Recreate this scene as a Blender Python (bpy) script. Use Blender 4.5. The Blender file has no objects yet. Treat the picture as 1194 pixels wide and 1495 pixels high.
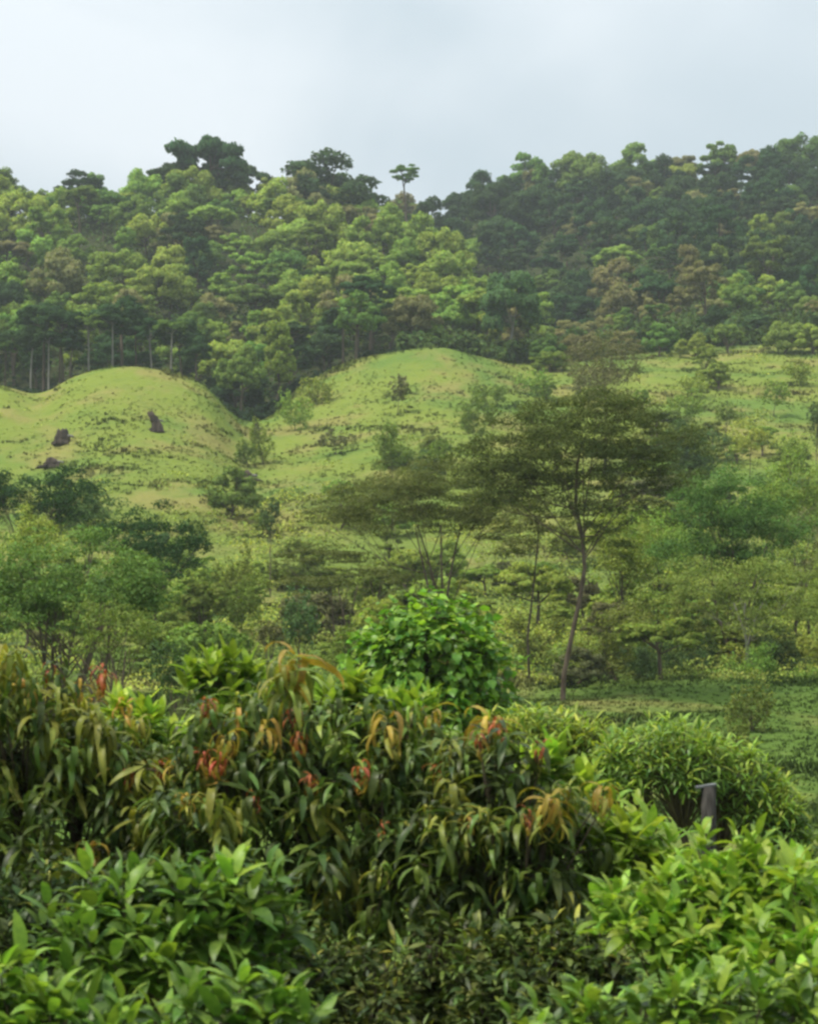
import bpy, math
import numpy as np
from mathutils import Matrix, Vector

SC = bpy.context.scene
COL = SC.collection
RNG = np.random.default_rng(11)

# ------------------------------------------------------------------ camera
F, CX, CY, HORIZON = 2809.0, 597.0, 747.5, 900.0      # focal length and centre in photo pixels
CAM_Z = 5.0
PITCH = math.atan((HORIZON - CY) / F)
cam_data = bpy.data.cameras.new('camera')
cam_data.sensor_fit = 'VERTICAL'
cam_data.sensor_height = 24.0
cam_data.lens = F / 1495.0 * 24.0
cam_data.clip_start = 0.1
cam_data.clip_end = 5000.0
cam_data.dof.use_dof = True
cam_data.dof.focus_distance = 120.0
cam_data.dof.aperture_fstop = 4.0
cam = bpy.data.objects.new('camera', cam_data)
COL.objects.link(cam)
cam.location = (0, 0, CAM_Z)
cam.rotation_euler = (math.pi / 2 + PITCH, 0, 0)
SC.camera = cam

# ------------------------------------------------------------------ sun, sky, exposure
SUN_DIR = Vector((-0.42, -0.20, 0.88)).normalized()     # from the ground to the sun
sun_data = bpy.data.lights.new('sun', 'SUN')
sun_data.energy = 4.6
sun_data.angle = math.radians(11)
sun_data.color = (1.0, 0.95, 0.84)
sun = bpy.data.objects.new('sun', sun_data)
COL.objects.link(sun)
sun.rotation_euler = SUN_DIR.to_track_quat('Z', 'Y').to_euler()

world = bpy.data.worlds.new('World')
SC.world = world
world.use_nodes = True
wt = world.node_tree
wt.nodes.clear()
def wn(t, **kw):
    n = wt.nodes.new(t)
    for k, v in kw.items():
        setattr(n, k, v)
    return n
w_out = wn('ShaderNodeOutputWorld')
w_bg = wn('ShaderNodeBackground')
w_bg.inputs['Strength'].default_value = 0.10
w_sky = wn('ShaderNodeTexSky', sky_type='NISHITA', sun_disc=False,
           sun_elevation=math.asin(SUN_DIR.z), sun_rotation=math.atan2(SUN_DIR.x, SUN_DIR.y))
w_tc = wn('ShaderNodeTexCoord')
w_map = wn('ShaderNodeMapping')
w_map.inputs['Location'].default_value = (0.55, 0.3, 0.12)
w_map.inputs['Scale'].default_value = (1.0, 1.0, 1.7)
w_noise = wn('ShaderNodeTexNoise')
w_noise.inputs['Scale'].default_value = 3.6
w_noise.inputs['Detail'].default_value = 4.0
w_noise.inputs['Roughness'].default_value = 0.42
w_noise.inputs['Distortion'].default_value = 0.5
w_ramp = wn('ShaderNodeValToRGB')                 # grey-blue stratus to lit white cloud
w_ramp.color_ramp.elements[0].position = 0.38
w_ramp.color_ramp.elements[0].color = (4.7, 5.42, 5.85, 1)
w_ramp.color_ramp.elements[1].position = 0.62
w_ramp.color_ramp.elements[1].color = (6.5, 6.95, 7.25, 1)
for e in w_ramp.color_ramp.elements:              # ramp colours are stored 0..1, scaled below
    e.color = (e.color[0] / 10, e.color[1] / 10, e.color[2] / 10, 1)
w_sep = wn('ShaderNodeSeparateXYZ')
w_cie = wn('ShaderNodeMapRange')                  # overcast sky: zenith brighter than horizon
w_cie.inputs['From Min'].default_value = 0.0
w_cie.inputs['From Max'].default_value = 1.0
w_cie.inputs['To Min'].default_value = 11.0
w_cie.inputs['To Max'].default_value = 21.0
w_scale = wn('ShaderNodeVectorMath', operation='SCALE')
w_mix = wn('ShaderNodeMix', data_type='RGBA')
w_mix.inputs['Factor'].default_value = 0.90
L = wt.links.new
L(w_tc.outputs['Generated'], w_map.inputs['Vector'])
L(w_map.outputs['Vector'], w_noise.inputs['Vector'])
L(w_noise.outputs['Fac'], w_ramp.inputs['Fac'])
L(w_tc.outputs['Generated'], w_sep.inputs['Vector'])
L(w_sep.outputs['Z'], w_cie.inputs['Value'])
L(w_ramp.outputs['Color'], w_scale.inputs[0])
L(w_cie.outputs['Result'], w_scale.inputs['Scale'])
L(w_sky.outputs['Color'], w_mix.inputs['A'])
L(w_scale.outputs['Vector'], w_mix.inputs['B'])
L(w_mix.outputs['Result'], w_bg.inputs['Color'])
L(w_bg.outputs['Background'], w_out.inputs['Surface'])

SC.view_settings.view_transform = 'Standard'
SC.view_settings.look = 'None'
SC.view_settings.exposure = 0.08
SC.view_settings.gamma = 1.0
SC.view_settings.use_curve_mapping = False
SC.render.engine = 'CYCLES'
SC.cycles.use_denoising = True
SC.cycles.max_bounces = 6
SC.cycles.diffuse_bounces = 3
SC.cycles.glossy_bounces = 1
SC.cycles.transmission_bounces = 4
SC.cycles.volume_bounces = 1
SC.cycles.transparent_max_bounces = 4
SC.cycles.filter_width = 2.7
SC.cycles.use_adaptive_sampling = True
SC.cycles.adaptive_threshold = 0.02

# ------------------------------------------------------------------ helpers
def at(px, py, d):
    """World point seen at photo pixel (px, py) at forward distance d."""
    cp, sp = math.cos(PITCH), math.sin(PITCH)
    rx, ru = (px - CX) / F, (CY - py) / F
    v = np.array([rx, cp - ru * sp, sp + ru * cp])
    v = v * (d / v[1])
    return v + np.array([0, 0, CAM_Z])

def project(P):
    P = np.asarray(P, float).reshape(-1, 3) - np.array([0, 0, CAM_Z])
    cp, sp = math.cos(PITCH), math.sin(PITCH)
    dep = P[:, 1] * cp + P[:, 2] * sp
    up = -P[:, 1] * sp + P[:, 2] * cp
    dep = np.maximum(dep, 0.01)
    return CX + P[:, 0] / dep * F, CY - up / dep * F, dep

def mesh_np(name, V, quads=None, tris=None, mats=(), midx=None, smooth=False, normals=None):
    me = bpy.data.meshes.new(name)
    V = np.asarray(V, np.float32)
    loops, starts, n = [], [], 0
    if quads is not None and len(quads):
        q = np.asarray(quads, np.int32)
        loops.append(q.ravel()); starts.append(np.arange(len(q)) * 4); n = q.size
    if tris is not None and len(tris):
        t = np.asarray(tris, np.int32)
        loops.append(t.ravel()); starts.append(n + np.arange(len(t)) * 3)
    loops = np.concatenate(loops).astype(np.int32); starts = np.concatenate(starts).astype(np.int32)
    me.vertices.add(len(V)); me.vertices.foreach_set('co', V.ravel())
    me.loops.add(len(loops)); me.loops.foreach_set('vertex_index', loops)
    me.polygons.add(len(starts)); me.polygons.foreach_set('loop_start', starts)
    for m in mats:
        me.materials.append(m)
    if midx is not None:
        me.polygons.foreach_set('material_index', np.asarray(midx, np.int32))
    me.update(calc_edges=True)
    me.polygons.foreach_set('use_smooth', np.full(len(starts), bool(smooth or normals is not None)))
    if normals is not None:
        me.normals_split_custom_set_from_vertices(np.asarray(normals, np.float32))
    me.update()
    return me

def obj(name, me, parent=None, loc=None):
    o = bpy.data.objects.new(name, me)
    COL.objects.link(o)
    if parent is not None:
        o.parent = parent
    if loc is not None:
        o.location = loc
    return o

def empty(name, loc, label, cat, group=None, rz=0.0):
    o = bpy.data.objects.new(name, None)
    o.empty_display_size = 0.3
    COL.objects.link(o)
    o.location = [float(c) for c in loc]
    o.rotation_euler = (0, 0, rz)
    o['label'] = label
    o['category'] = cat
    if group:
        o['group'] = group
    return o

def tubes(paths, sides=6):
    """paths: list of (points (k,3), radii (k)). Returns V, quads of tapered tubes."""
    Vs, Qs, off = [], [], 0
    for P, r in paths:
        P = np.asarray(P, float); r = np.asarray(r, float)
        k = len(P)
        T = np.gradient(P, axis=0)
        T /= np.linalg.norm(T, axis=1)[:, None] + 1e-9
        ref = np.where(np.abs(T[:, 2:3]) > 0.9, np.array([[1.0, 0, 0]]), np.array([[0, 0, 1.0]]))
        A = np.cross(T, ref); A /= np.linalg.norm(A, axis=1)[:, None] + 1e-9
        for i in range(1, k):                              # keep the rings from twisting
            a = A[i - 1] - T[i] * np.dot(A[i - 1], T[i])
            nrm = np.linalg.norm(a)
            if nrm > 1e-6:
                A[i] = a / nrm
        B = np.cross(T, A)
        ang = np.arange(sides) / sides * 2 * math.pi
        ring = (A[:, None, :] * np.cos(ang)[None, :, None] + B[:, None, :] * np.sin(ang)[None, :, None]) * r[:, None, None] + P[:, None, :]
        Vs.append(ring.reshape(-1, 3))
        i, j = np.meshgrid(np.arange(k - 1), np.arange(sides), indexing='ij')
        a = off + i * sides + j; b = off + i * sides + (j + 1) % sides
        Qs.append(np.stack([a, b, b + sides, a + sides], -1).reshape(-1, 4))
        off += k * sides
    return np.concatenate(Vs), np.concatenate(Qs)

def bez(p0, p1, p2, n=7):
    t = np.linspace(0, 1, n)[:, None]
    return (1 - t) ** 2 * np.asarray(p0) + 2 * t * (1 - t) * np.asarray(p1) + t * t * np.asarray(p2)

def unit(v):
    return v / (np.linalg.norm(v, axis=-1, keepdims=True) + 1e-9)

# ------------------------------------------------------------------ materials
def new_mat(name):
    m = bpy.data.materials.new(name)
    m.use_nodes = True
    m.node_tree.nodes.clear()
    return m, m.node_tree.nodes, m.node_tree.links.new

def leaf_mat(name, base, obj_dh=0.03, obj_dv=0.3, isl_dh=0.03, isl_dv=0.5, transl=0.28, gloss=None, tcol=None):
    """Leaf colour that varies a little from plant to plant and from leaf to leaf."""
    m, N, Lk = new_mat(name)
    oi = N.new('ShaderNodeObjectInfo'); ge = N.new('ShaderNodeNewGeometry')
    def rng(src, lo, hi):
        r = N.new('ShaderNodeMapRange'); Lk(src, r.inputs['Value'])
        r.inputs['To Min'].default_value = lo; r.inputs['To Max'].default_value = hi
        return r.outputs['Result']
    def add(a, b, op='ADD'):
        x = N.new('ShaderNodeMath'); x.operation = op; Lk(a, x.inputs[0]); Lk(b, x.inputs[1])
        return x.outputs[0]
    wn_ = N.new('ShaderNodeTexWhiteNoise'); wn_.noise_dimensions = '1D'
    Lk(oi.outputs['Random'], wn_.inputs['W'])
    wi = N.new('ShaderNodeTexWhiteNoise'); wi.noise_dimensions = '1D'
    Lk(ge.outputs['Random Per Island'], wi.inputs['W'])
    hsv = N.new('ShaderNodeHueSaturation')
    hsv.inputs['Color'].default_value = (*base, 1)
    Lk(add(rng(oi.outputs['Random'], 0.5 - obj_dh, 0.5 + obj_dh), rng(ge.outputs['Random Per Island'], -isl_dh, isl_dh)), hsv.inputs['Hue'])
    Lk(add(rng(wn_.outputs['Value'], 1 - obj_dv, 1 + obj_dv), rng(wi.outputs['Value'], 1 - isl_dv, 1 + isl_dv), 'MULTIPLY'), hsv.inputs['Value'])
    col = hsv.outputs['Color']
    if gloss is not None:                                  # blotches, dust and ageing across the blade
        nz = N.new('ShaderNodeTexNoise'); nz.inputs['Scale'].default_value = 26; nz.inputs['Detail'].default_value = 5
        Lk(ge.outputs['Position'], nz.inputs['Vector'])
        h2 = N.new('ShaderNodeHueSaturation'); Lk(col, h2.inputs['Color'])
        Lk(rng(nz.outputs['Fac'], 0.45, 1.55), h2.inputs['Value']); Lk(rng(nz.outputs['Fac'], 0.53, 0.47), h2.inputs['Hue'])
        col = h2.outputs['Color']
    if gloss is None:
        sh = N.new('ShaderNodeBsdfDiffuse'); Lk(col, sh.inputs['Color'])
    else:
        sh = N.new('ShaderNodeBsdfPrincipled'); Lk(col, sh.inputs['Base Color'])
        sh.inputs['Roughness'].default_value = gloss
        sh.inputs['Specular IOR Level'].default_value = 0.22
    tr = N.new('ShaderNodeBsdfTranslucent')
    tm = N.new('ShaderNodeMix'); tm.data_type = 'RGBA'; tm.blend_type = 'MULTIPLY'
    tm.inputs['Factor'].default_value = 1.0
    Lk(col, tm.inputs['A']); tm.inputs['B'].default_value = (*(tcol or (1.5, 1.6, 0.7)), 1)
    Lk(tm.outputs['Result'], tr.inputs['Color'])
    mx = N.new('ShaderNodeMixShader'); mx.inputs['Fac'].default_value = transl
    Lk(sh.outputs['BSDF'], mx.inputs[1]); Lk(tr.outputs['BSDF'], mx.inputs[2])
    out = N.new('ShaderNodeOutputMaterial'); Lk(mx.outputs['Shader'], out.inputs['Surface'])
    return m

def bark_mat(name, c1, c2, scale=6.0):
    m, N, Lk = new_mat(name)
    tc = N.new('ShaderNodeTexCoord'); mp = N.new('ShaderNodeMapping')
    mp.inputs['Scale'].default_value = (scale, scale, scale * 0.25)
    nz = N.new('ShaderNodeTexNoise'); nz.inputs['Scale'].default_value = 1.0; nz.inputs['Detail'].default_value = 6
    rp = N.new('ShaderNodeValToRGB')
    rp.color_ramp.elements[0].position = 0.35; rp.color_ramp.elements[0].color = (*c1, 1)
    rp.color_ramp.elements[1].position = 0.7; rp.color_ramp.elements[1].color = (*c2, 1)
    bs = N.new('ShaderNodeBsdfPrincipled'); bs.inputs['Roughness'].default_value = 0.9
    bs.inputs['Specular IOR Level'].default_value = 0.15
    bp = N.new('ShaderNodeBump'); bp.inputs['Strength'].default_value = 0.6; bp.inputs['Distance'].default_value = 0.03
    out = N.new('ShaderNodeOutputMaterial')
    Lk(tc.outputs['Object'], mp.inputs['Vector']); Lk(mp.outputs['Vector'], nz.inputs['Vector'])
    Lk(nz.outputs['Fac'], rp.inputs['Fac']); Lk(rp.outputs['Color'], bs.inputs['Base Color'])
    Lk(nz.outputs['Fac'], bp.inputs['Height']); Lk(bp.outputs['Normal'], bs.inputs['Normal'])
    Lk(bs.outputs['BSDF'], out.inputs['Surface'])
    return m

def grass_colour(N, Lk, per_island=False):
    """Pasture colour by place: yellow-green upper slopes, deeper green low pasture, tan and dark tussocks."""
    ge = N.new('ShaderNodeNewGeometry')
    sep = N.new('ShaderNodeSeparateXYZ'); Lk(ge.outputs['Position'], sep.inputs['Vector'])
    mr = N.new('ShaderNodeMapRange'); mr.interpolation_type = 'SMOOTHSTEP'
    mr.inputs['From Min'].default_value = 125; mr.inputs['From Max'].default_value = 215
    Lk(sep.outputs['Y'], mr.inputs['Value'])
    mix0 = N.new('ShaderNodeMix'); mix0.data_type = 'RGBA'
    mr2 = N.new('ShaderNodeMapRange'); mr2.interpolation_type = 'SMOOTHSTEP'
    mr2.inputs['From Min'].default_value = 72; mr2.inputs['From Max'].default_value = 100
    Lk(sep.outputs['Y'], mr2.inputs['Value'])
    mixn = N.new('ShaderNodeMix'); mixn.data_type = 'RGBA'
    mixn.inputs['A'].default_value = (0.080, 0.132, 0.028, 1); mixn.inputs['B'].default_value = (0.115, 0.160, 0.036, 1)
    Lk(mr2.outputs['Result'], mixn.inputs['Factor']); Lk(mixn.outputs['Result'], mix0.inputs['A'])
    mix0.inputs['B'].default_value = (0.158, 0.200, 0.040, 1)
    Lk(mr.outputs['Result'], mix0.inputs['Factor'])
    def noise(scale, vec_scale, detail=5, rough=0.6):
        mp = N.new('ShaderNodeMapping'); mp.inputs['Scale'].default_value = vec_scale
        nz = N.new('ShaderNodeTexNoise'); nz.inputs['Scale'].default_value = scale
        nz.inputs['Detail'].default_value = detail; nz.inputs['Roughness'].default_value = rough
        Lk(ge.outputs['Position'], mp.inputs['Vector']); Lk(mp.outputs['Vector'], nz.inputs['Vector'])
        return nz.outputs['Fac']
    def blend(prev, fac, lo, hi, colour, amount):
        r = N.new('ShaderNodeMapRange'); r.interpolation_type = 'SMOOTHSTEP'
        r.inputs['From Min'].default_value = lo; r.inputs['From Max'].default_value = hi
        r.inputs['To Max'].default_value = amount
        Lk(fac, r.inputs['Value'])
        x = N.new('ShaderNodeMix'); x.data_type = 'RGBA'
        Lk(prev, x.inputs['A']); x.inputs['B'].default_value = (*colour, 1); Lk(r.outputs['Result'], x.inputs['Factor'])
        return x.outputs['Result']
    c = mix0.outputs['Result']
    c = blend(c, noise(0.055, (1, 1, 1)), 0.45, 0.62, (0.092, 0.160, 0.036), 0.8)
    c = blend(c, noise(0.12, (1, 0.8, 1)), 0.46, 0.66, (0.215, 0.195, 0.066), 0.8)
    c = blend(c, noise(0.25, (1, 1, 1), 7, 0.7), 0.5, 0.72, (0.105, 0.150, 0.034), 0.7)
    c = blend(c, noise(0.9, (0.35, 1.2, 1.2)), 0.54, 0.78, (0.080, 0.112, 0.032), 0.65)
    c = blend(c, noise(2.2, (0.5, 1, 1)), 0.56, 0.80, (0.22, 0.24, 0.08), 0.4)
    if per_island:
        h = N.new('ShaderNodeHueSaturation'); r = N.new('ShaderNodeMapRange')
        r.inputs['To Min'].default_value = 0.8; r.inputs['To Max'].default_value = 1.25
        Lk(ge.outputs['Random Per Island'], r.inputs['Value']); Lk(r.outputs['Result'], h.inputs['Value'])
        Lk(c, h.inputs['Color']); c = h.outputs['Color']
    return c

m_ground, N_, Lk_ = new_mat('pasture_ground')
c_ = grass_colour(N_, Lk_)
fa_ = N_.new('ShaderNodeAttribute'); fa_.attribute_name = 'forest_floor'
fm_ = N_.new('ShaderNodeMix'); fm_.data_type = 'RGBA'
Lk_(fa_.outputs['Fac'], fm_.inputs['Factor']); Lk_(c_, fm_.inputs['A'])
fm_.inputs['B'].default_value = (0.045, 0.052, 0.024, 1)              # leaf litter and seedlings
c_ = fm_.outputs['Result']
b_ = N_.new('ShaderNodeBsdfDiffuse'); Lk_(c_, b_.inputs['Color'])
n_ = N_.new('ShaderNodeTexNoise'); n_.inputs['Scale'].default_value = 1.6; n_.inputs['Detail'].default_value = 8
g_ = N_.new('ShaderNodeNewGeometry'); Lk_(g_.outputs['Position'], n_.inputs['Vector'])
bu_ = N_.new('ShaderNodeBump'); bu_.inputs['Strength'].default_value = 0.8; bu_.inputs['Distance'].default_value = 0.35
Lk_(n_.outputs['Fac'], bu_.inputs['Height']); Lk_(bu_.outputs['Normal'], b_.inputs['Normal'])
o_ = N_.new('ShaderNodeOutputMaterial'); Lk_(b_.outputs['BSDF'], o_.inputs['Surface'])

m_grass, N_, Lk_ = new_mat('grass_blades')
c_ = grass_colour(N_, Lk_, True)
b_ = N_.new('ShaderNodeBsdfDiffuse'); Lk_(c_, b_.inputs['Color'])
t_ = N_.new('ShaderNodeBsdfTranslucent'); Lk_(c_, t_.inputs['Color'])
x_ = N_.new('ShaderNodeMixShader'); x_.inputs['Fac'].default_value = 0.5
Lk_(b_.outputs['BSDF'], x_.inputs[1]); Lk_(t_.outputs['BSDF'], x_.inputs[2])
o_ = N_.new('ShaderNodeOutputMaterial'); Lk_(x_.outputs['Shader'], o_.inputs['Surface'])

M = {}
# far forest kinds
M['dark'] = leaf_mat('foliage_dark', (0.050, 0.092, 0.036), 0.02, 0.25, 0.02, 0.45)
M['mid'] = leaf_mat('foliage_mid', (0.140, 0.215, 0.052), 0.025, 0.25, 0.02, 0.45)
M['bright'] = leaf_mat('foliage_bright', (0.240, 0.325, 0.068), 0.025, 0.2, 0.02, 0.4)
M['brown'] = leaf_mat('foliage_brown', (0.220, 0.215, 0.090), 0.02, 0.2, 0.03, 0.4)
M['under_shaded'] = leaf_mat('foliage_undergrowth_shaded', (0.026, 0.048, 0.024), 0.02, 0.2, 0.03, 0.5)  # undergrowth colour darkened to paint in the shade along the forest front
M['under'] = leaf_mat('foliage_undergrowth', (0.075, 0.120, 0.036), 0.02, 0.2, 0.03, 0.5)
# middle distance
M['olive'] = leaf_mat('foliage_olive', (0.092, 0.110, 0.036), 0.012, 0.15, 0.02, 0.45)
M['olive_green'] = leaf_mat('foliage_olive_green', (0.165, 0.210, 0.052), 0.02, 0.15, 0.02, 0.45)
M['fresh'] = leaf_mat('foliage_fresh', (0.185, 0.262, 0.055), 0.02, 0.15, 0.02, 0.4)
M['lime_far'] = leaf_mat('foliage_lime', (0.240, 0.290, 0.060), 0.02, 0.15, 0.02, 0.4)
M['leafgreen'] = leaf_mat('foliage_leaf_green', (0.105, 0.175, 0.046), 0.02, 0.15, 0.02, 0.45)
M['teal'] = leaf_mat('foliage_teal', (0.085, 0.140, 0.055), 0.02, 0.15, 0.02, 0.45)
M['tan'] = leaf_mat('foliage_tan', (0.145, 0.150, 0.068), 0.02, 0.15, 0.03, 0.4)
# foreground leaves
M['mango'] = leaf_mat('mango_leaf', (0.064, 0.098, 0.023), 0.03, 0.4, 0.03, 0.5, 0.25, 0.42)
M['mango_mid'] = leaf_mat('mango_leaf_lighter', (0.135, 0.195, 0.035), 0.025, 0.3, 0.025, 0.4, 0.28, 0.4)
M['flush'] = leaf_mat('young_mango_leaf', (0.235, 0.250, 0.042), 0.02, 0.2, 0.02, 0.35, 0.3, 0.45)
M['flush_amber'] = leaf_mat('amber_mango_leaf', (0.320, 0.225, 0.040), 0.02, 0.2, 0.02, 0.3, 0.3, 0.45)
M['flush_red'] = leaf_mat('copper_mango_leaf', (0.270, 0.085, 0.030), 0.015, 0.2, 0.015, 0.35, 0.3, 0.45)
M['lime'] = leaf_mat('lime_leaf', (0.285, 0.380, 0.052), 0.02, 0.2, 0.02, 0.35, 0.35, 0.42)
M['shrub'] = leaf_mat('shrub_leaf', (0.125, 0.215, 0.036), 0.02, 0.3, 0.02, 0.4, 0.3, 0.4)
M['shrub_tip'] = leaf_mat('shrub_young_leaf', (0.235, 0.360, 0.048), 0.02, 0.25, 0.02, 0.3, 0.35, 0.42)
M['dome'] = leaf_mat('dome_leaf', (0.115, 0.200, 0.040), 0.02, 0.25, 0.02, 0.4, 0.25, 0.4)
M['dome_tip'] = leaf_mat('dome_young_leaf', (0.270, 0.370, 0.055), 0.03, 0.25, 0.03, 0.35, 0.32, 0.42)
M['vine'] = leaf_mat('vine_leaf', (0.115, 0.240, 0.034), 0.02, 0.25, 0.02, 0.4, 0.3, 0.38)
M['vine_tip'] = leaf_mat('vine_young_leaf', (0.210, 0.380, 0.045), 0.02, 0.25, 0.02, 0.3, 0.35, 0.4)
M['smallleaf'] = leaf_mat('small_dark_leaf', (0.062, 0.092, 0.024), 0.03, 0.3, 0.04, 0.6, 0.2, 0.45)
M['bark'] = bark_mat('bark_brown', (0.055, 0.040, 0.028), (0.16, 0.125, 0.09))
M['bark_pale'] = bark_mat('bark_pale', (0.12, 0.115, 0.095), (0.30, 0.285, 0.24), 2.0)
M['bark_dark'] = bark_mat('bark_dark', (0.028, 0.022, 0.016), (0.085, 0.066, 0.05))
M['stump'] = bark_mat('charred_wood', (0.02, 0.016, 0.013), (0.085, 0.065, 0.05), 2.0)
M['stump_grey'] = bark_mat('weathered_wood', (0.10, 0.095, 0.085), (0.24, 0.225, 0.20), 3.0)
M['post'] = bark_mat('post_wood', (0.022, 0.020, 0.018), (0.065, 0.06, 0.054), 20.0)
M['cap'] = bark_mat('pale_board', (0.09, 0.095, 0.10), (0.18, 0.19, 0.195), 12.0)

# ------------------------------------------------------------------ terrain
def pchip(x, y, xq):
    x = np.asarray(x, float); y = np.asarray(y, float)
    h = np.diff(x); dl = np.diff(y) / h
    m = np.zeros(len(x)); m[0] = dl[0]; m[-1] = dl[-1]
    for i in range(1, len(x) - 1):
        if dl[i - 1] * dl[i] > 0:
            w1 = 2 * h[i] + h[i - 1]; w2 = h[i] + 2 * h[i - 1]
            m[i] = (w1 + w2) / (w1 / dl[i - 1] + w2 / dl[i])
    xq = np.clip(xq, x[0], x[-1])
    i = np.clip(np.searchsorted(x, xq, side='right') - 1, 0, len(x) - 2)
    t = (xq - x[i]) / h[i]
    return ((1 + 2 * t) * (1 - t) ** 2 * y[i] + t * (1 - t) ** 2 * h[i] * m[i]
            + t * t * (3 - 2 * t) * y[i + 1] + t * t * (t - 1) * h[i] * m[i + 1])

NEAR = [(-40, -3.8), (0, -4.0), (12, -4.2), (25, -4.7), (40, -5.1), (52, -4.9), (64, -4.2), (80, -3.0), (100, -1.2)]
PROFILE = {   # bearing (photo column) -> distance : photo row at which that ground stands
    -300: {130: 880, 160: 780, 200: 665, 236: 580, 262: 578, 300: 505, 350: 425, 420: 322, 450: 335, 520: 380, 800: 520},
    0:   {130: 880, 160: 780, 200: 660, 234: 562, 250: 572, 266: 582, 300: 515, 350: 428, 420: 318, 450: 332, 520: 380, 800: 520},
    48:  {130: 880, 160: 780, 200: 660, 234: 576, 250: 580, 266: 584, 300: 515, 350: 428, 420: 318, 450: 332, 520: 380, 800: 520},
    110: {130: 880, 160: 778, 200: 650, 236: 549, 252: 560, 268: 576, 300: 512, 350: 426, 420: 314, 450: 330, 520: 380, 800: 520},
    190: {130: 880, 160: 775, 200: 640, 238: 534, 254: 552, 268: 572, 300: 512, 350: 424, 420: 308, 450: 326, 520: 380, 800: 520},
    290: {130: 885, 160: 778, 200: 655, 236: 562, 252: 588, 268: 598, 300: 520, 350: 428, 420: 304, 450: 324, 520: 380, 800: 520},
    365: {130: 885, 160: 785, 200: 690, 236: 618, 252: 615, 268: 604, 300: 528, 350: 432, 420: 312, 450: 328, 520: 380, 800: 520},
    450: {130: 885, 160: 780, 200: 680, 240: 592, 258: 560, 270: 566, 300: 512, 350: 424, 420: 314, 450: 330, 520: 370, 800: 520},
    550: {130: 890, 160: 785, 200: 668, 240: 570, 262: 516, 276: 534, 300: 502, 350: 412, 415: 338, 450: 358, 520: 352, 800: 520},
    640: {130: 890, 160: 785, 200: 660, 240: 556, 260: 503, 276: 524, 300: 505, 350: 432, 400: 400, 430: 408, 470: 390, 520: 340, 570: 355, 800: 500},
    720: {130: 890, 160: 785, 200: 665, 240: 565, 262: 522, 276: 534, 300: 518, 340: 480, 370: 490, 420: 440, 460: 376, 520: 308, 570: 325, 800: 480},
    800: {130: 890, 160: 785, 200: 670, 240: 578, 268: 535, 290: 524, 312: 530, 345: 518, 400: 445, 450: 372, 520: 286, 570: 306, 800: 460},
    1000: {130: 890, 160: 785, 200: 672, 240: 580, 268: 536, 300: 500, 340: 455, 400: 395, 450: 340, 520: 279, 570: 302, 800: 450},
    1194: {130: 890, 160: 785, 200: 672, 240: 582, 268: 536, 300: 497, 340: 450, 400: 392, 450: 335, 520: 276, 570: 300, 800: 450},
    1500: {130: 890, 160: 785, 200: 672, 240: 582, 268: 536, 300: 497, 340: 450, 400: 392, 450: 335, 520: 276, 570: 300, 800: 450},
}
DG = np.arange(-40, 801, 2.0)
_cols = np.array(sorted(PROFILE)); _tab = []
for c in _cols:
    pts = NEAR + [(d, (HORIZON - y) * d / F) for d, y in PROFILE[c].items()]
    pts.sort()
    _tab.append(pchip([p[0] for p in pts], [p[1] for p in pts], DG))
_tab = np.array(_tab)
SG = np.arange(-300, 1501, 6.0)
TAB = np.stack([pchip(_cols, _tab[:, j], SG) for j in range(len(DG))], 1)      # (s, d)
_k = np.array([1, 4, 6, 4, 1]) / 16.0
for _ in range(2):                                                             # round off the knots
    P_ = np.pad(TAB, ((2, 2), (0, 0)), 'edge'); TAB = sum(_k[i] * P_[i:i + TAB.shape[0]] for i in range(5))
    P_ = np.pad(TAB, ((0, 0), (1, 1)), 'edge'); TAB = 0.25 * P_[:, :-2] + 0.5 * P_[:, 1:-1] + 0.25 * P_[:, 2:]

def lump(x, y):
    """Uneven ground: slow swells, hummocks and the cattle terraces that follow the contours."""
    a = 0.35 * np.sin(0.11 * x + 1.3 * np.sin(0.05 * y)) * np.sin(0.09 * y + 0.7)
    b = 0.16 * np.sin(0.43 * x + 0.6 * np.sin(0.31 * y)) * np.sin(0.52 * y + 1.1 * np.sin(0.21 * x))
    c = 0.05 * np.sin(1.9 * y + 2.7 * np.sin(0.37 * x + 0.2 * y) + 1.8 * np.sin(0.9 * x)) * (0.5 + 0.5 * np.sin(0.23 * x + 0.17 * y))
    return a + b + c * np.clip((y - 40) / 60, 0, 1)

def H(x, y):
    x = np.asarray(x, float); y = np.asarray(y, float)
    s = CX + x / np.maximum(y, 8.0) * F
    si = np.clip((s - SG[0]) / 6.0, 0, len(SG) - 1.001); di = np.clip((y - DG[0]) / 2.0, 0, len(DG) - 1.001)
    i = si.astype(int); j = di.astype(int); u = si - i; v = di - j
    z = (TAB[i, j] * (1 - u) * (1 - v) + TAB[i + 1, j] * u * (1 - v) + TAB[i, j + 1] * (1 - u) * v + TAB[i + 1, j + 1] * u * v)
    return z + CAM_Z + lump(x, y) * np.clip((y - 15) / 40, 0.15, 1)

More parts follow.
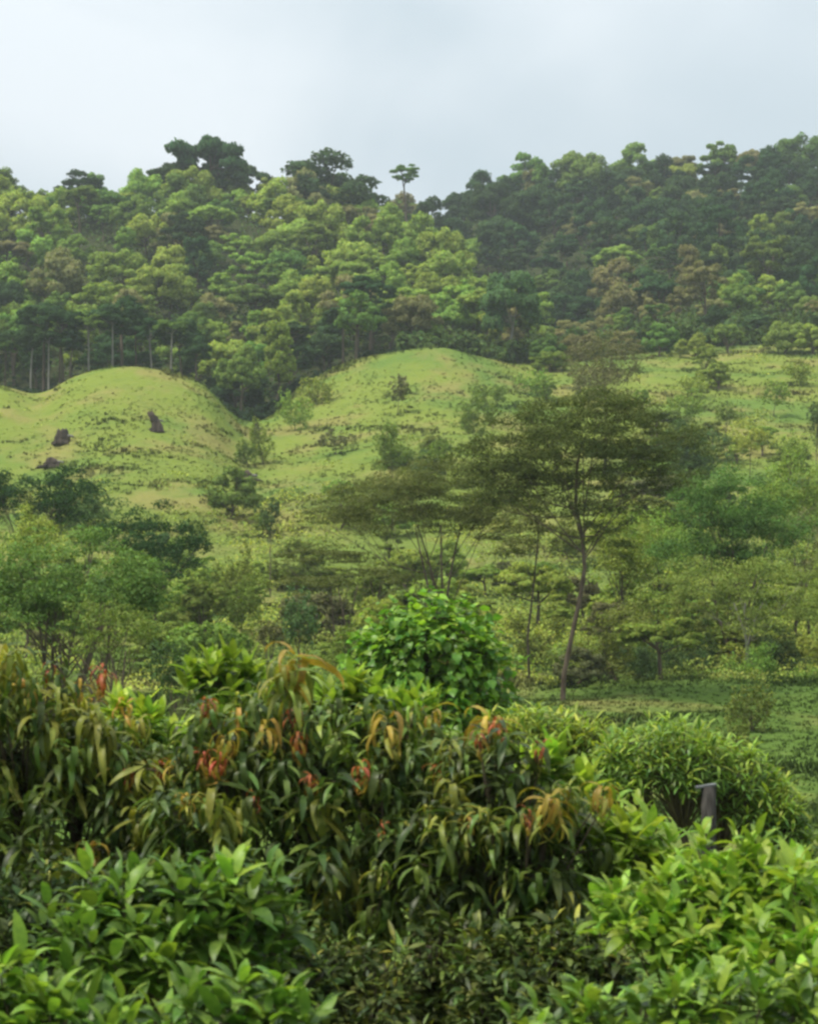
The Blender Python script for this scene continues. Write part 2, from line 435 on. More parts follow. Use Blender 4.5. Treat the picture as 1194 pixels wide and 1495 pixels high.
rows = np.concatenate([np.arange(-36, 40, 3.0), np.arange(40, 100, 0.7), np.arange(100, 285, 0.8), np.arange(285, 800, 6.0)])
cols = np.concatenate([np.arange(-1900, -60, 80.0), np.arange(-60, 1260, 6.0), np.arange(1260, 3100, 80.0)])
SS, DD = np.meshgrid(cols, rows)
GX = (SS - CX) / F * (np.abs(DD) + 25); GY = DD
GZ = H(GX, GY)
nr, nc = GX.shape
ii, jj = np.meshgrid(np.arange(nr - 1), np.arange(nc - 1), indexing='ij')
a = ii * nc + jj
gq = np.stack([a, a + 1, a + 1 + nc, a + nc], -1).reshape(-1, 4)
ground = obj('ground', mesh_np('ground', np.stack([GX, GY, GZ], -1).reshape(-1, 3), gq, mats=[m_ground], smooth=True))
ground['kind'] = 'structure'
_s = CX + GX / np.maximum(GY, 8.0) * F
_fa = np.clip((GY - np.interp(_s, [-300, 0, 50, 190, 290, 340, 400, 450, 500, 560, 640, 720, 800, 900, 1194, 1500],
                              [256, 256, 255, 258, 252, 240, 246, 262, 266, 270, 274, 272, 285, 292, 296, 296])) / 3.0, 0, 1)
_at = ground.data.attributes.new('forest_floor', 'FLOAT', 'POINT')
_at.data.foreach_set('value', _fa.ravel().astype(np.float32))

def ground_pt(px, d, sink=0.15):
    x = (px - CX) / F * d
    return np.array([x, d, float(H(x, d)) - sink])

# ------------------------------------------------------------------ grass on the pasture
def forest_edge(s):
    """Distance at which the forest begins on each bearing."""
    return np.interp(s, [-300, 0, 50, 190, 290, 340, 400, 450, 500, 560, 640, 720, 800, 900, 1194, 1500],
                     [256, 256, 255, 258, 252, 240, 246, 262, 266, 270, 274, 272, 285, 292, 296, 296])

def make_grass():
    n = 95000
    s = RNG.uniform(-40, 1234, n)
    d = 46 * (296 / 46) ** (RNG.random(n) ** 0.72)
    d = np.minimum(d, forest_edge(s) - RNG.uniform(0, 6, n))
    x = (s - CX) / F * d
    keep = np.sin(0.21 * x + 1.9 * np.sin(0.11 * d)) * np.sin(0.17 * d + 1.3 * np.sin(0.15 * x)) + 0.6 * np.sin(0.9 * x + 1.5 * np.sin(0.5 * d)) * np.sin(0.8 * d) + RNG.normal(0, 0.45, n) + np.interp(d, [80, 100], [2.0, 0.0]) > 0.0
    x, d = x[keep], d[keep]; n = len(x)
    z = H(x, d)
    k = 6
    clump = 0.6 + 0.7 * np.clip(np.sin(0.31 * x + 2 * np.sin(0.23 * d)) * np.sin(0.37 * d + 1.9 * np.sin(0.19 * x)), 0, 1)
    size = RNG.uniform(0.6, 1.3, n) * clump * np.interp(d, [46, 120, 262], [0.20, 0.28, 0.44])
    size = np.repeat(size, k); bx = np.repeat(x, k); by = np.repeat(d, k); bz = np.repeat(z, k)
    m = n * k
    an = RNG.uniform(0, 2 * math.pi, m); lean = RNG.uniform(0.1, 0.9, m)
    base = np.stack([bx + RNG.normal(0, 0.35, m) * size, by + RNG.normal(0, 0.35, m) * size, bz - 0.05], 1)
    wv = np.stack([np.cos(an + 1.57), np.sin(an + 1.57), 0 * an], 1) * (size * 0.22)[:, None]
    tip = base + np.stack([np.cos(an) * lean, np.sin(an) * lean, 1 - 0.35 * lean], 1) * size[:, None]
    V = np.stack([base - wv, base + wv, tip], 1).reshape(-1, 3)
    T = np.arange(m * 3).reshape(-1, 3)
    o = obj('pasture_grass', mesh_np('pasture_grass', V, tris=T, mats=[m_grass], normals=unit(np.repeat(np.stack([np.cos(an) * 0.35, np.sin(an) * 0.35 - 0.2, np.ones(m)], 1), 3, 0))))
    o['kind'] = 'stuff'
    o['label'] = 'tussocky yellow green grass over the mounds and lower pasture'
    o['category'] = 'grass'
make_grass()

# ------------------------------------------------------------------ crowns of leaf-sized faces
def leaf_faces(C, Nrm, size, rng, jitter=0.9, aspect=0.55):
    """Small kite-shaped leaf faces at C, facing roughly Nrm. Returns V, quads, vertex normals."""
    n = len(C)
    fn = unit(Nrm + rng.normal(0, jitter, (n, 3)))
    flip = np.sum(fn * Nrm, 1) < 0
    fn[flip] *= -1
    r = rng.normal(0, 1, (n, 3))
    u = unit(np.cross(fn, r)); v = np.cross(fn, u)
    sz = size * rng.uniform(0.6, 1.4, n)[:, None]
    V = np.stack([C - u * sz, C - v * sz * aspect, C + u * sz, C + v * sz * aspect], 1)
    q = np.arange(4 * n).reshape(-1, 4)
    vn = np.repeat(unit(fn * 0.45 + Nrm * 0.8), 4, 0)
    return V.reshape(-1, 3), q, vn

def blob_points(c, rad, n, rng, lower=-0.35, fill=0.35):
    """Points on (and a little inside) the upper shell of a lumpy ellipsoid."""
    d = rng.normal(0, 1, (int(n * 2.2) + 8, 3)); d = unit(d)
    d = d[d[:, 2] > lower][:n]
    r = 1 - fill * rng.random(len(d)) ** 2
    lump_ = 1 + 0.16 * np.sin(5 * d[:, 0] + 3 * d[:, 1] + c[0] * 7) + 0.12 * np.sin(7 * d[:, 2] + 4 * d[:, 1] + c[1] * 5)
    return c + d * (r * lump_)[:, None] * rad, d

def crown_proto(kind, seed, nleaf=8500, leaf=0.05):
    """Crown with unit horizontal radius, base near z=0. Returns arrays."""
    rng = np.random.default_rng(seed)
    blobs = []
    if kind == 'round':
        for i in range(44):
            th = rng.uniform(0, 2 * math.pi); h = rng.uniform(-0.3, 1.0)
            rr = math.sqrt(max(0, 1 - (h * 0.95) ** 2)) * rng.uniform(0.4, 0.95)
            blobs.append((np.array([rr * math.cos(th), rr * math.sin(th), 0.25 + h * 0.85 + rng.normal(0, 0.08)]), np.array([1, 1, 0.75]) * rng.uniform(0.11, 0.31)))
    elif kind == 'flat':
        for i in range(38):
            th = rng.uniform(0, 2 * math.pi); rr = math.sqrt(rng.random()) * 0.86
            blobs.append((np.array([rr * math.cos(th), rr * math.sin(th), 0.55 - 0.32 * rr * rr + rng.normal(0, 0.1)]), np.array([1, 1, 0.5]) * rng.uniform(0.11, 0.28)))
    elif kind == 'tall':
        for i in range(40):
            th = rng.uniform(0, 2 * math.pi); h = rng.random()
            rr = (0.75 - 0.5 * abs(h - 0.4)) * rng.uniform(0.3, 0.8)
            blobs.append((np.array([rr * math.cos(th), rr * math.sin(th), 0.2 + h * 1.9]), np.array([1, 1, 0.8]) * rng.uniform(0.13, 0.30)))
    else:                                        # airy: open, see-through
        for i in range(30):
            th = rng.uniform(0, 2 * math.pi); h = rng.random(); rr = rng.uniform(0.3, 0.85) * math.sqrt(1 - 0.6 * h)
            blobs.append((np.array([rr * math.cos(th), rr * math.sin(th), 0.25 + h * 1.0]), np.array([1, 1, 0.6]) * rng.uniform(0.10, 0.24)))
    blobs.sort(key=lambda b: -b[1][0])
    area = np.array([b[1][0] ** 2 for b in blobs]); area /= area.sum()
    tot = int(nleaf * (0.55 if kind == 'airy' else 1.0))
    cs, ns = [], []
    for (c, r), w in zip(blobs, area):
        p, d = blob_points(c, r, int(tot * w), rng, -0.45 if kind != 'flat' else -0.2)
        out = unit(p - np.array([0, 0, 0.35])) * 0.35 + d
        cs.append(p); ns.append(unit(out))
    C = np.concatenate(cs); Nn = np.concatenate(ns)
    V, q, vn = leaf_faces(C, Nn, leaf, rng)
    return V, q, vn, blobs

def far_trunk(blobs, hgt, rad, seed, kind):
    """Trunk from z=-hgt up into the crown with limbs to some of the leaf masses (crown units)."""
    rng = np.random.default_rng(seed)
    top = np.array([rng.normal(0, 0.05), rng.normal(0, 0.05), 0.55])
    fork = np.array([rng.normal(0, 0.05), rng.normal(0, 0.05), -0.05])
    paths = [(bez((0, 0, -hgt), (rng.normal(0, 0.07), rng.normal(0, 0.07), -hgt * 0.5), fork, 6), np.linspace(rad * 1.25, rad * 0.8, 6)),
             (bez(fork, (fork + top) / 2, top, 4), np.linspace(rad * 0.8, rad * 0.3, 4))]
    for c, r in blobs[::2][:8]:
        st = fork + (top - fork) * rng.uniform(-0.1, 0.6)
        paths.append((bez(st, (st + c) / 2 + np.array([0, 0, -0.08]), c, 5), np.linspace(rad * 0.5, rad * 0.14, 5)))
    return tubes(paths, 6)

PROTO = {}
def proto_for(kind, variant, mat, trunk_h, bark):
    """Shared crown and trunk meshes; trunk height is in units of the crown radius."""
    gk = (kind, variant)
    if gk not in PROTO:
        PROTO[gk] = crown_proto(kind, 100 + variant * 7 + len(kind) * 31)
    V, q, vn, blobs = PROTO[gk]
    ck = (kind, variant, 'crown')
    if ck not in PROTO:
        PROTO[ck] = mesh_np('crown', V, q, mats=[M['mid']], normals=vn)
    tk = (kind, variant, trunk_h, bark)
    if tk not in PROTO:
        tv, tq = far_trunk(blobs, trunk_h, 0.05, variant + 3, kind)
        PROTO[tk] = mesh_np('trunk', tv, tq, mats=[M[bark]], smooth=True)
    return PROTO[ck], PROTO[tk]

FAR_TREES = []     # (root, px, py, colour, zone facts) for labels later
TREE_NAME = {'round': 'round_crowned_tree', 'flat': 'flat_topped_tree', 'tall': 'slender_tree', 'airy': 'open_crowned_tree'}
def far_tree(x, y, radius, kind, variant, mat, trunk_h, bark='bark', rz=0.0, squash=1.0):
    name = TREE_NAME[kind]
    cme, tme = proto_for(kind, variant, mat, trunk_h, bark)
    z = float(H(x, y)) - 0.2
    r = empty(name, (x, y, z), 'forest tree', 'tree', None, rz)
    for nm, me in (('trunk', tme), ('crown', cme)):
        o = obj(nm, me, r)
        o.location = (0, 0, trunk_h * radius * squash)
        o.scale = (radius, radius, radius * squash)
        if nm == 'crown':
            o.material_slots[0].link = 'OBJECT'
            o.material_slots[0].material = M[mat]
    return r

# ------------------------------------------------------------------ the forest
def forest():
    rng = np.random.default_rng(5)
    spots = []
    d = 262.0
    while d < 545:
        step = np.interp(d, [262, 300, 540], [6.8, 8.3, 12.6])
        w = step / d * F * 0.98
        s = -50 + rng.uniform(0, w)
        while s < 1245:
            ss = s + rng.normal(0, w * 0.2); dd = d + rng.normal(0, step * 0.24)
            spots.append((ss, dd)); s += w
        d += step * 0.95
    for ss, dd in spots:
        if dd < forest_edge(ss) + 7:
            continue
        x = (ss - CX) / F * dd
        ridge = np.interp(ss, [-60, 420, 560, 640, 720, 800], [424, 424, 418, 408, 350, 318])
        left = dd < ridge + 6 and ss < 800
        if ss < 560 and dd > ridge + 8:
            continue
        if ss < 640 and dd > 528 or dd > 530:
            continue
        if 560 <= ss < 720 and ridge + 8 < dd < 440:      # dip hidden behind the spur
            continue
        u = rng.random(); rad = rng.uniform(2.9, 5.6) * np.interp(dd, [262, 300, 520], [0.85, 1.0, 1.35])
        patch = math.sin(0.021 * ss + 0.9) * math.sin(0.05 * dd + 0.4) + 0.3 * math.sin(0.047 * ss + 0.1 * dd)
        if left:
            front = dd < forest_edge(ss) + 26
            if front and ss < 580:  # mostly dark foliage here paints in the shade of the forest wall
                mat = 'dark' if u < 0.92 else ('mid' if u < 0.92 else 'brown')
            elif (ss > 470 and dd > forest_edge(ss) + 20 and u < 0.75) or patch > 0.35:
                mat = 'bright' if u < 0.8 else 'mid'
            elif 330 < ss and dd < 330 and u < 0.3:
                mat = 'brown'
            else:
                mat = 'mid' if u < 0.45 else ('bright' if u < 0.82 or ss > 600 else ('brown' if u < 0.93 else 'dark'))
        else:
            if dd < 345:
                mat = 'brown' if u < 0.28 else ('mid' if u < 0.7 else ('bright' if u < 0.88 else 'dark'))
            else:
                mat = 'dark' if u < (0.9 if ss < 900 and dd < 480 else 0.68) + 0.15 * patch else ('mid' if u < 0.92 else ('brown' if u < 0.95 else 'bright'))
        v = rng.random()
        kind = 'round' if v < 0.55 else ('flat' if v < 0.72 else ('airy' if v < 0.86 else 'tall'))
        if kind == 'tall':
            rad *= 0.72
        th = (0.4 if kind != 'flat' else 0.75) + 0.2 * int(rng.integers(0, 3))
        bark = 'bark'
        if (left and dd > 395) or dd > 500:
            th = 0.3
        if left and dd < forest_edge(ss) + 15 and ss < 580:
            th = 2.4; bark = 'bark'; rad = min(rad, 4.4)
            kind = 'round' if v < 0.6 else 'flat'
        if ss > 780 and dd < 330:
            rad *= 0.62; th = 1.1; kind = 'airy' if v < 0.35 else 'round'
        r = far_tree(x, dd, rad, kind, int(rng.integers(0, 4)), mat, th, bark, rng.uniform(0, 6.28), squash=rng.uniform(0.8, 1.15))
        FAR_TREES.append((r, x, dd, rad, th, mat, kind, left))
forest()
_rng = np.random.default_rng(8)
for _i in range(10):                                  # slim pale trunks in the wall of trees behind the left mound
    _px = 8 + _i * 31 + _rng.uniform(-8, 8); _d = float(forest_edge(_px)) + 7 + _rng.uniform(-1, 4)
    _th = 3.0 + 0.5 * (_i % 3); _rad = _rng.uniform(2.2, 2.9); _m = 'dark' if _i % 4 else 'mid'
    _r = far_tree((_px - CX) / F * _d, _d, _rad, 'round' if _i % 2 else 'flat', _i % 4, _m, _th, 'bark_pale' if _i % 3 else 'bark', _i * 0.9, 0.9)
    FAR_TREES.append((_r, (_px - CX) / F * _d, _d, _rad, _th, _m, 'slim', True))

def undergrowth():
    """Low leaf cover on the forest floor, one uncounted mass."""
    n = 120000
    s = RNG.uniform(-50, 1245, n); d = RNG.uniform(238, 530, n)
    e = forest_edge(s)
    d = np.where(RNG.random(n) < 0.35, e + np.abs(RNG.normal(0, 6, n)), np.maximum(d, e + 1))
    ridge = np.interp(s, [-60, 560, 640, 720, 800], [428, 422, 540, 540, 540])
    ok = d < ridge
    s, d = s[ok], d[ok]
    x = (s - CX) / F * d
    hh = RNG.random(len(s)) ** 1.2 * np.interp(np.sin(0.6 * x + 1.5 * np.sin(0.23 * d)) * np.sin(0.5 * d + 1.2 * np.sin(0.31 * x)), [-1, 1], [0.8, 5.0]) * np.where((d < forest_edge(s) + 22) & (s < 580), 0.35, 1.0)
    C = np.stack([x, d, H(x, d) + hh], 1)
    Nn = unit(np.stack([RNG.normal(0, 0.3, len(s)), -0.4 + RNG.normal(0, 0.3, len(s)), np.ones(len(s))], 1))
    V, q, vn = leaf_faces(C, Nn, 0.40, RNG)
    o = obj('forest_undergrowth', mesh_np('forest_undergrowth', V, q, mats=[M['under'], M['under_shaded']], midx=((d < forest_edge(s) + 24) & (s < 580)).astype(int), normals=vn))  # leaves near the left forest front take the shade-darkened copy
    o['kind'] = 'stuff'
    o['label'] = 'dark leafy undergrowth on the forest floor'
    o['category'] = 'undergrowth'
undergrowth()

# trees that stand out on the skyline and the forest edge: (column, distance, radius, kind, variant, material, trunk, squash, label)
STANDOUT = [
    (255, 421, 6.4, 'flat', 2, 'dark', 0.7, 1.2, 'flattish dark tree on the left shoulder of the biggest skyline tree'),
    (352, 421, 7.4, 'flat', 3, 'dark', 0.55, 1.2, 'flattish dark tree on the right shoulder of the biggest skyline tree'),
    (303, 420, 9.6, 'flat', 1, 'dark', 0.5, 1.35, 'biggest spreading dark tree, highest crown on the left skyline'),
    (470, 416, 12.6, 'round', 2, 'dark', 0.2, 0.72, 'broad dark domed tree on the skyline, right shoulder of the left hill'),
    (110, 421, 5.8, 'round', 2, 'dark', 0.9, 0.8, 'small rounded dark tree on the skyline above the left mound'),
    (232, 421, 4.2, 'flat', 0, 'dark', 1.2, 1.0, 'small flat topped tree on the skyline just left of the biggest one'),
    (592, 440, 4.6, 'airy', 3, 'mid', 5.4, 0.75, 'lone thin tree with small umbrella crown standing in the skyline gap'),
    (-5, 421, 6.0, 'round', 1, 'mid', 1.2, 0.8, 'dark green tree cut by the left picture edge on the skyline'),
    (715, 520, 7.8, 'round', 3, 'dark', 0.45, 0.9, 'dark tree with an uneven crown, right of the skyline gap'),
    (770, 522, 6.8, 'round', 2, 'mid', 0.6, 1.0, 'pale green tree on the skyline beside the uneven dark one'),
    (850, 522, 7.6, 'round', 0, 'mid', 0.55, 1.0, 'rounded green tree on the right skyline where the ridge steps up'),
    (938, 522, 8.2, 'round', 3, 'mid', 0.6, 0.9, 'large rounded green tree topping the middle of the right ridge'),
    (993, 523, 6.8, 'flat', 1, 'brown', 0.8, 1.0, 'flat brownish crown next to the large rounded tree on the right ridge'),
    (1066, 524, 4.6, 'airy', 0, 'brown', 1.9, 0.8, 'thin bare looking tree poking above the right ridge'),
    (1110, 523, 8.0, 'flat', 2, 'brown', 0.6, 1.1, 'wide russet tinged crown on the right ridge under the thin bare tree'),
    (1180, 522, 8.4, 'round', 1, 'mid', 0.65, 1.0, 'tall green tree at the right picture edge on the skyline'),
    (625, 470, 7.6, 'round', 2, 'dark', 1.1, 0.9, 'dark rounded tree just right of the lone skyline tree'),
    (745, 281, 5.4, 'round', 1, 'teal', 0.9, 1.2, 'dark tree with pale trunk right behind the right grassy mound'),
    (600, 282, 4.3, 'round', 0, 'brown', 1.0, 1.1, 'yellowish brown tree directly behind the right grassy mound'),
    (350, 249, 3.2, 'round', 3, 'mid', 1.0, 1.3, 'pale green leafy tree low in the dark gap between the mounds'),
    (405, 254, 3.4, 'tall', 1, 'bright', 0.8, 1.1, 'tall pale green tree at the forest edge between the two mounds'),
    (520, 266, 3.6, 'round', 2, 'mid', 1.4, 1.0, 'light green round tree at the dark forest edge left of the right mound'),
    (1110, 300, 4.2, 'flat', 2, 'teal', 0.5, 0.8, 'low flat dark shrub tree in layers on the right slope'),
    (1030, 306, 4.6, 'airy', 3, 'brown', 0.9, 1.2, 'pale greyish brown bare tree on the right slope'),
]
for (px, d, rad, kind, var, mat, th, sq, label) in STANDOUT:
    r = far_tree((px - CX) / F * d, d, rad, kind, var, mat, th, 'bark_pale' if 'pale trunk' in label else 'bark', px * 0.37, sq)
    r['label'] = label
    r['group'] = 'forest trees on the hills'

def label_forest():
    """Say which tree: colour, height on the hill, what it stands above, and its order from the left."""
    colour = {'dark': 'dark green', 'mid': 'mid green', 'bright': 'yellow green', 'brown': 'brownish'}
    shape = {'round': 'round', 'flat': 'flat-topped', 'tall': 'tall', 'airy': 'loose', 'slim': 'slim pale-trunked'}
    sets = {}
    for (r, x, d, rad, th, mat, kind, left) in FAR_TREES:
        px, py, _ = project([[x, d, float(H(x, d)) + rad * (th + 0.7)]])
        px, py = float(px[0]), float(py[0])
        if left:
            row = 'along left skyline' if d > 405 else ('high on left hill' if py < 330 else ('halfway up left hill' if d > forest_edge(px) + 26 else 'in front forest row'))
            zone = 'above left mound' if px < 250 else ('above gap between mounds' if px < 430 else ('above right mound' if px < 640 else 'on descending spur'))
        else:
            row = 'along right skyline' if d > 505 else ('high on right hill' if py < 300 else ('halfway up right hill' if d > 345 else 'low on right hill'))
            zone = 'beside skyline gap' if px < 740 else ('left of hill centre' if px < 900 else ('right of hill centre' if px < 1060 else 'towards right edge'))
        sets.setdefault((mat, kind, row, zone), []).append((px, r))
    words = ['first', 'second', 'third', 'fourth', 'fifth', 'sixth', 'seventh', 'eighth', 'ninth', 'tenth', 'eleventh', 'twelfth', 'thirteenth', 'fourteenth', 'fifteenth', 'sixteenth', 'seventeenth', 'eighteenth', 'nineteenth', 'twentieth'] + ['last'] * 40
    for (mat, kind, row, zone), lst in sets.items():
        lst.sort(key=lambda p: p[0])
        for i, (px, r) in enumerate(lst):
            base = f'{colour[mat]} {shape[kind]} tree {row} {zone}'
            r['label'] = base if len(lst) == 1 else base + f', {words[i]} from left'
            r['group'] = 'forest trees on the hills'
label_forest()

# ------------------------------------------------------------------ middle distance trees and shrubs
def pad_tree(name, label, cat, px, d, pads, mat, leaf, dens, bark='bark_dark', trunk=None, trad=0.12, group=None, seed=1, flat=True, fork=0.5, thick=2.0, stems=1):
    """Tree built of leaf pads. pads: (px, py, half width px, half height px[, depth offset m])."""
    rng = np.random.default_rng(seed)
    base = ground_pt(px, d)
    root = empty(name, base, label, cat, group)
    k = d / F
    cs, ns, pc = [], [], []
    for p in pads:
        dz = p[4] if len(p) > 4 else rng.uniform(-0.5, 0.5) * p[2] * k * 2.0
        c = at(p[0], p[1], d + dz)
        rad = np.array([p[2] * k * 1.12, p[2] * k, p[3] * k * thick])
        rad = np.maximum(rad, 0.08)
        pc.append((c, rad))
        nsub = 12 + int(p[2] * k * 2.4)
        for j in range(nsub):                           # each pad is a handful of sprays
            o = np.clip(rng.normal(0, 0.48, 3), -0.95, 0.95); o[2] -= 0.3 * (o[0] ** 2 + o[1] ** 2)
            cc = c + o * rad; rr = rad * rng.uniform(0.16, 0.42)
            n = max(12, int(2.9 * dens * (rr[0] * max(rr[2], rr[0] * 0.35)) / (leaf * leaf)))
            P, D = blob_points(cc, rr, n, rng, -0.6 if not flat else -0.35, 0.6)
            cs.append(P); ns.append(unit(D + np.array([0, 0, 0.6 if flat else 0.15])))
    C = np.concatenate(cs); Nn = np.concatenate(ns)
    V, q, vn = leaf_faces(C - base, Nn, leaf, rng, 0.8, 0.5)
    obj('crown', mesh_np('crown', V, q, mats=[M[mat]], normals=vn), root)
    top = np.mean([c for c, r in pc], 0)
    low = min(c[2] for c, r in pc)
    if trunk is not None:
        tp = np.array([at(*t, d) for t in trunk]); tp[0] = base
        rr = np.linspace(trad, trad * 0.45, len(tp))
        main = [(tp, rr)]
        f0, f1 = tp[max(0, int(len(tp) * fork))], tp[-1]
    else:
        main = []
        f0 = base + (np.array([top[0], top[1], low]) - base) * fork
        f1 = base + (top - base) * 0.85
        for i in range(stems):
            off = np.array([rng.normal(0, 0.12), rng.normal(0, 0.1), 0]) * (stems > 1)
            e = f1 + (np.clip(np.array([rng.normal(0, 0.2), rng.normal(0, 0.2), 0]), -0.25, 0.25) * np.linalg.norm(f1 - base) if stems > 1 else 0)
            main.append((bez(base + off * 2, (base + off + e) / 2 + off * 4, e, 8), np.linspace(trad, trad * 0.3, 8)))
    tv, tq = tubes([(P - base, r) for P, r in main], 8)
    obj('trunk', mesh_np('trunk', tv, tq, mats=[M[bark]], smooth=True), root)
    for c, rad in pc:                                   # a limb to each pad, with twigs through it
        t = rng.uniform(0.0, 0.75); st = f0 + (f1 - f0) * t
        e = c - np.array([0, 0, rad[2] * 0.3])
        mid = st * 0.5 + e * 0.5 + np.array([0, 0, -0.18 * np.linalg.norm((e - st)[:2])])
        P = bez(st, mid, e, 8)
        paths = [(P - base, np.linspace(trad * 0.28, trad * 0.08, 8))]
        for j in range(4):
            e2 = c + rng.normal(0, 0.5, 3) * rad
            s2 = P[rng.integers(4, 7)]
            paths.append((bez(s2, (s2 + e2) / 2 + np.array([0, 0, -0.05]), e2, 4) - base, np.linspace(trad * 0.09, trad * 0.03, 4)))
        bv, bq = tubes(paths, 5)
        obj('branch', mesh_np('branch', bv, bq, mats=[M[bark]], smooth=True), root)
    return root

def auto_pads(cx, cy, w, h, n, seed, pw=0.36, ph=0.22):
    """n pads filling an ellipse of half size w, h round (cx, cy)."""
    rng = np.random.default_rng(seed)
    out = []
    for i in range(n):
        t = rng.uniform(0, 2 * math.pi); r = math.sqrt(rng.random()) * 0.78
        out.append((cx + r * w * math.cos(t), cy + r * h * math.sin(t), w * pw * rng.uniform(0.7, 1.3), h * ph * rng.uniform(0.8, 1.4)))
    return out

# the big umbrella tree in the middle and its neighbour with several stems
pad_tree('umbrella_tree', 'tallest dark olive umbrella tree with forked slender trunk in the pasture centre', 'tree', 820, 76,
         [(872, 588, 95, 17), (905, 600, 70, 16), (790, 606, 62, 18), (735, 628, 50, 16), (940, 625, 75, 16), (985, 642, 48, 14),
          (815, 650, 60, 16), (870, 655, 70, 18), (760, 668, 72, 18), (700, 660, 42, 12), (930, 672, 60, 18), (830, 700, 70, 18),
          (775, 712, 62, 20), (720, 705, 52, 18), (900, 706, 52, 14), (960, 690, 46, 14), (935, 740, 45, 14), (880, 770, 38, 12), (850, 620, 80, 18), (800, 640, 60, 16), (740, 690, 60, 18), (690, 715, 50, 18), (860, 730, 50, 14), (980, 670, 40, 14)],
         'olive', 0.048, 0.95, trunk=[(820, 1030), (823, 985), (834, 930), (846, 875), (853, 830), (850, 785), (840, 735), (842, 680), (850, 640)],
         trad=0.11, seed=3, fork=0.45, thick=2.0, bark='bark')
pad_tree('umbrella_tree', 'dark spreading umbrella tree with several thin stems left of the tallest one', 'tree', 655, 88,
         [(540, 712, 62, 17), (610, 704, 66, 18), (665, 700, 60, 17), (580, 742, 80, 18), (650, 742, 70, 18), (700, 745, 50, 16),
          (500, 738, 44, 13), (720, 720, 60, 18), (530, 755, 60, 12), (600, 725, 80, 20), (660, 762, 60, 12), (470, 752, 36, 9), (740, 700, 50, 14)],
         'olive', 0.048, 0.95, trad=0.09, seed=4, fork=0.25, stems=4, thick=1.8, bark='bark')
pad_tree('umbrella_tree', 'low dark olive umbrella tree spreading left, below the several stemmed one', 'tree', 500, 84,
         [(455, 800, 46, 9), (480, 848, 66, 11), (430, 850, 42, 9), (545, 838, 56, 9), (515, 812, 60, 9), (590, 846, 40, 8), (415, 815, 30, 8)],
         'olive', 0.048, 0.8, trad=0.06, seed=5, fork=0.3, stems=3, thick=1.2, bark='bark')
pad_tree('umbrella_tree', 'small slim olive tree on one thin stem between the umbrella trees', 'tree', 772, 84,
         [(790, 762, 42, 15), (758, 772, 38, 13), (815, 775, 28, 11), (738, 792, 28, 9)], 'olive', 0.055, 1.3,
         trunk=[(768, 1000), (770, 930), (778, 860), (784, 800), (786, 762)], trad=0.055, seed=6)
pad_tree('feathery_tree', 'thin feathery tan tree rising behind the tallest umbrella tree', 'tree', 885, 195,
         auto_pads(885, 528, 72, 42, 12, 21, 0.4, 0.3), 'tan', 0.12, 0.3, 'bark', trad=0.15, seed=7)
# trees on the right slope above the pasture
pad_tree('slope_tree', 'wide green feathery tree on the right, above the dark hedge', 'tree', 1085, 92,
         auto_pads(1075, 775, 125, 75, 20, 31, 0.34, 0.24), 'leafgreen', 0.06, 0.7, 'bark', trad=0.11, seed=9, stems=3)
pad_tree('slope_tree', 'green flat layered tree at lower right with pale stems showing beneath', 'tree', 1095, 86,
         [(1040, 838, 75, 16), (1110, 828, 60, 15), (1080, 862, 90, 18), (1150, 868, 60, 18), (1010, 870, 50, 14), (1130, 900, 70, 16), (1060, 900, 60, 16), (1170, 838, 50, 15)],
         'olive_green', 0.055, 0.7, 'bark_pale', trad=0.08, seed=10, stems=4)
pad_tree('slope_tree', 'yellow green bushy tree right of the slender forked trunk', 'tree', 905, 96,
         auto_pads(915, 800, 62, 60, 12, 33, 0.4, 0.3), 'lime_far', 0.07, 0.55, 'bark', trad=0.09, seed=11)
pad_tree('slope_tree', 'dull green tree in the middle right behind the yellow green one', 'tree', 960, 104,
         auto_pads(965, 800, 80, 60, 14, 34, 0.36, 0.3), 'fresh', 0.075, 0.6, 'bark', trad=0.1, seed=12)
pad_tree('slope_tree', 'small dark flat crown at the foot of the yellow green tree', 'tree', 945, 88,
         [(930, 892, 50, 14), (965, 900, 45, 13), (900, 905, 35, 12), (940, 920, 50, 14)], 'olive_green', 0.065, 0.7, 'bark', trad=0.08, seed=13)
pad_tree('slope_tree', 'olive feathery tree low on the slope left of the slender trunk base', 'tree', 780, 90,
         auto_pads(775, 935, 60, 48, 10, 36, 0.4, 0.28), 'olive_green', 0.065, 0.5, 'bark', trad=0.08, seed=14)
pad_tree('slope_tree', 'loose green tree right beside the base of the slender trunk', 'tree', 900, 84,
         auto_pads(890, 950, 60, 45, 10, 37, 0.4, 0.28), 'olive_green', 0.065, 0.5, 'bark', trad=0.08, seed=15)
pad_tree('slope_tree', 'bright green tree at the right picture edge halfway up the slope', 'tree', 1165, 120,
         auto_pads(1160, 720, 70, 55, 12, 38, 0.4, 0.3), 'fresh', 0.085, 0.6, 'bark', trad=0.1, seed=16)
pad_tree('slope_tree', 'tan tinted tree at the right picture edge below the bright green one', 'tree', 1180, 100,
         auto_pads(1175, 800, 45, 45, 8, 39, 0.45, 0.3), 'tan', 0.07, 0.55, 'bark', trad=0.08, seed=17)
pad_tree('slope_tree', 'long dark blue green thicket tree right of the umbrella crown', 'tree', 1030, 150,
         auto_pads(1020, 655, 75, 38, 12, 40, 0.4, 0.35), 'teal', 0.10, 0.7, 'bark', trad=0.12, seed=18)
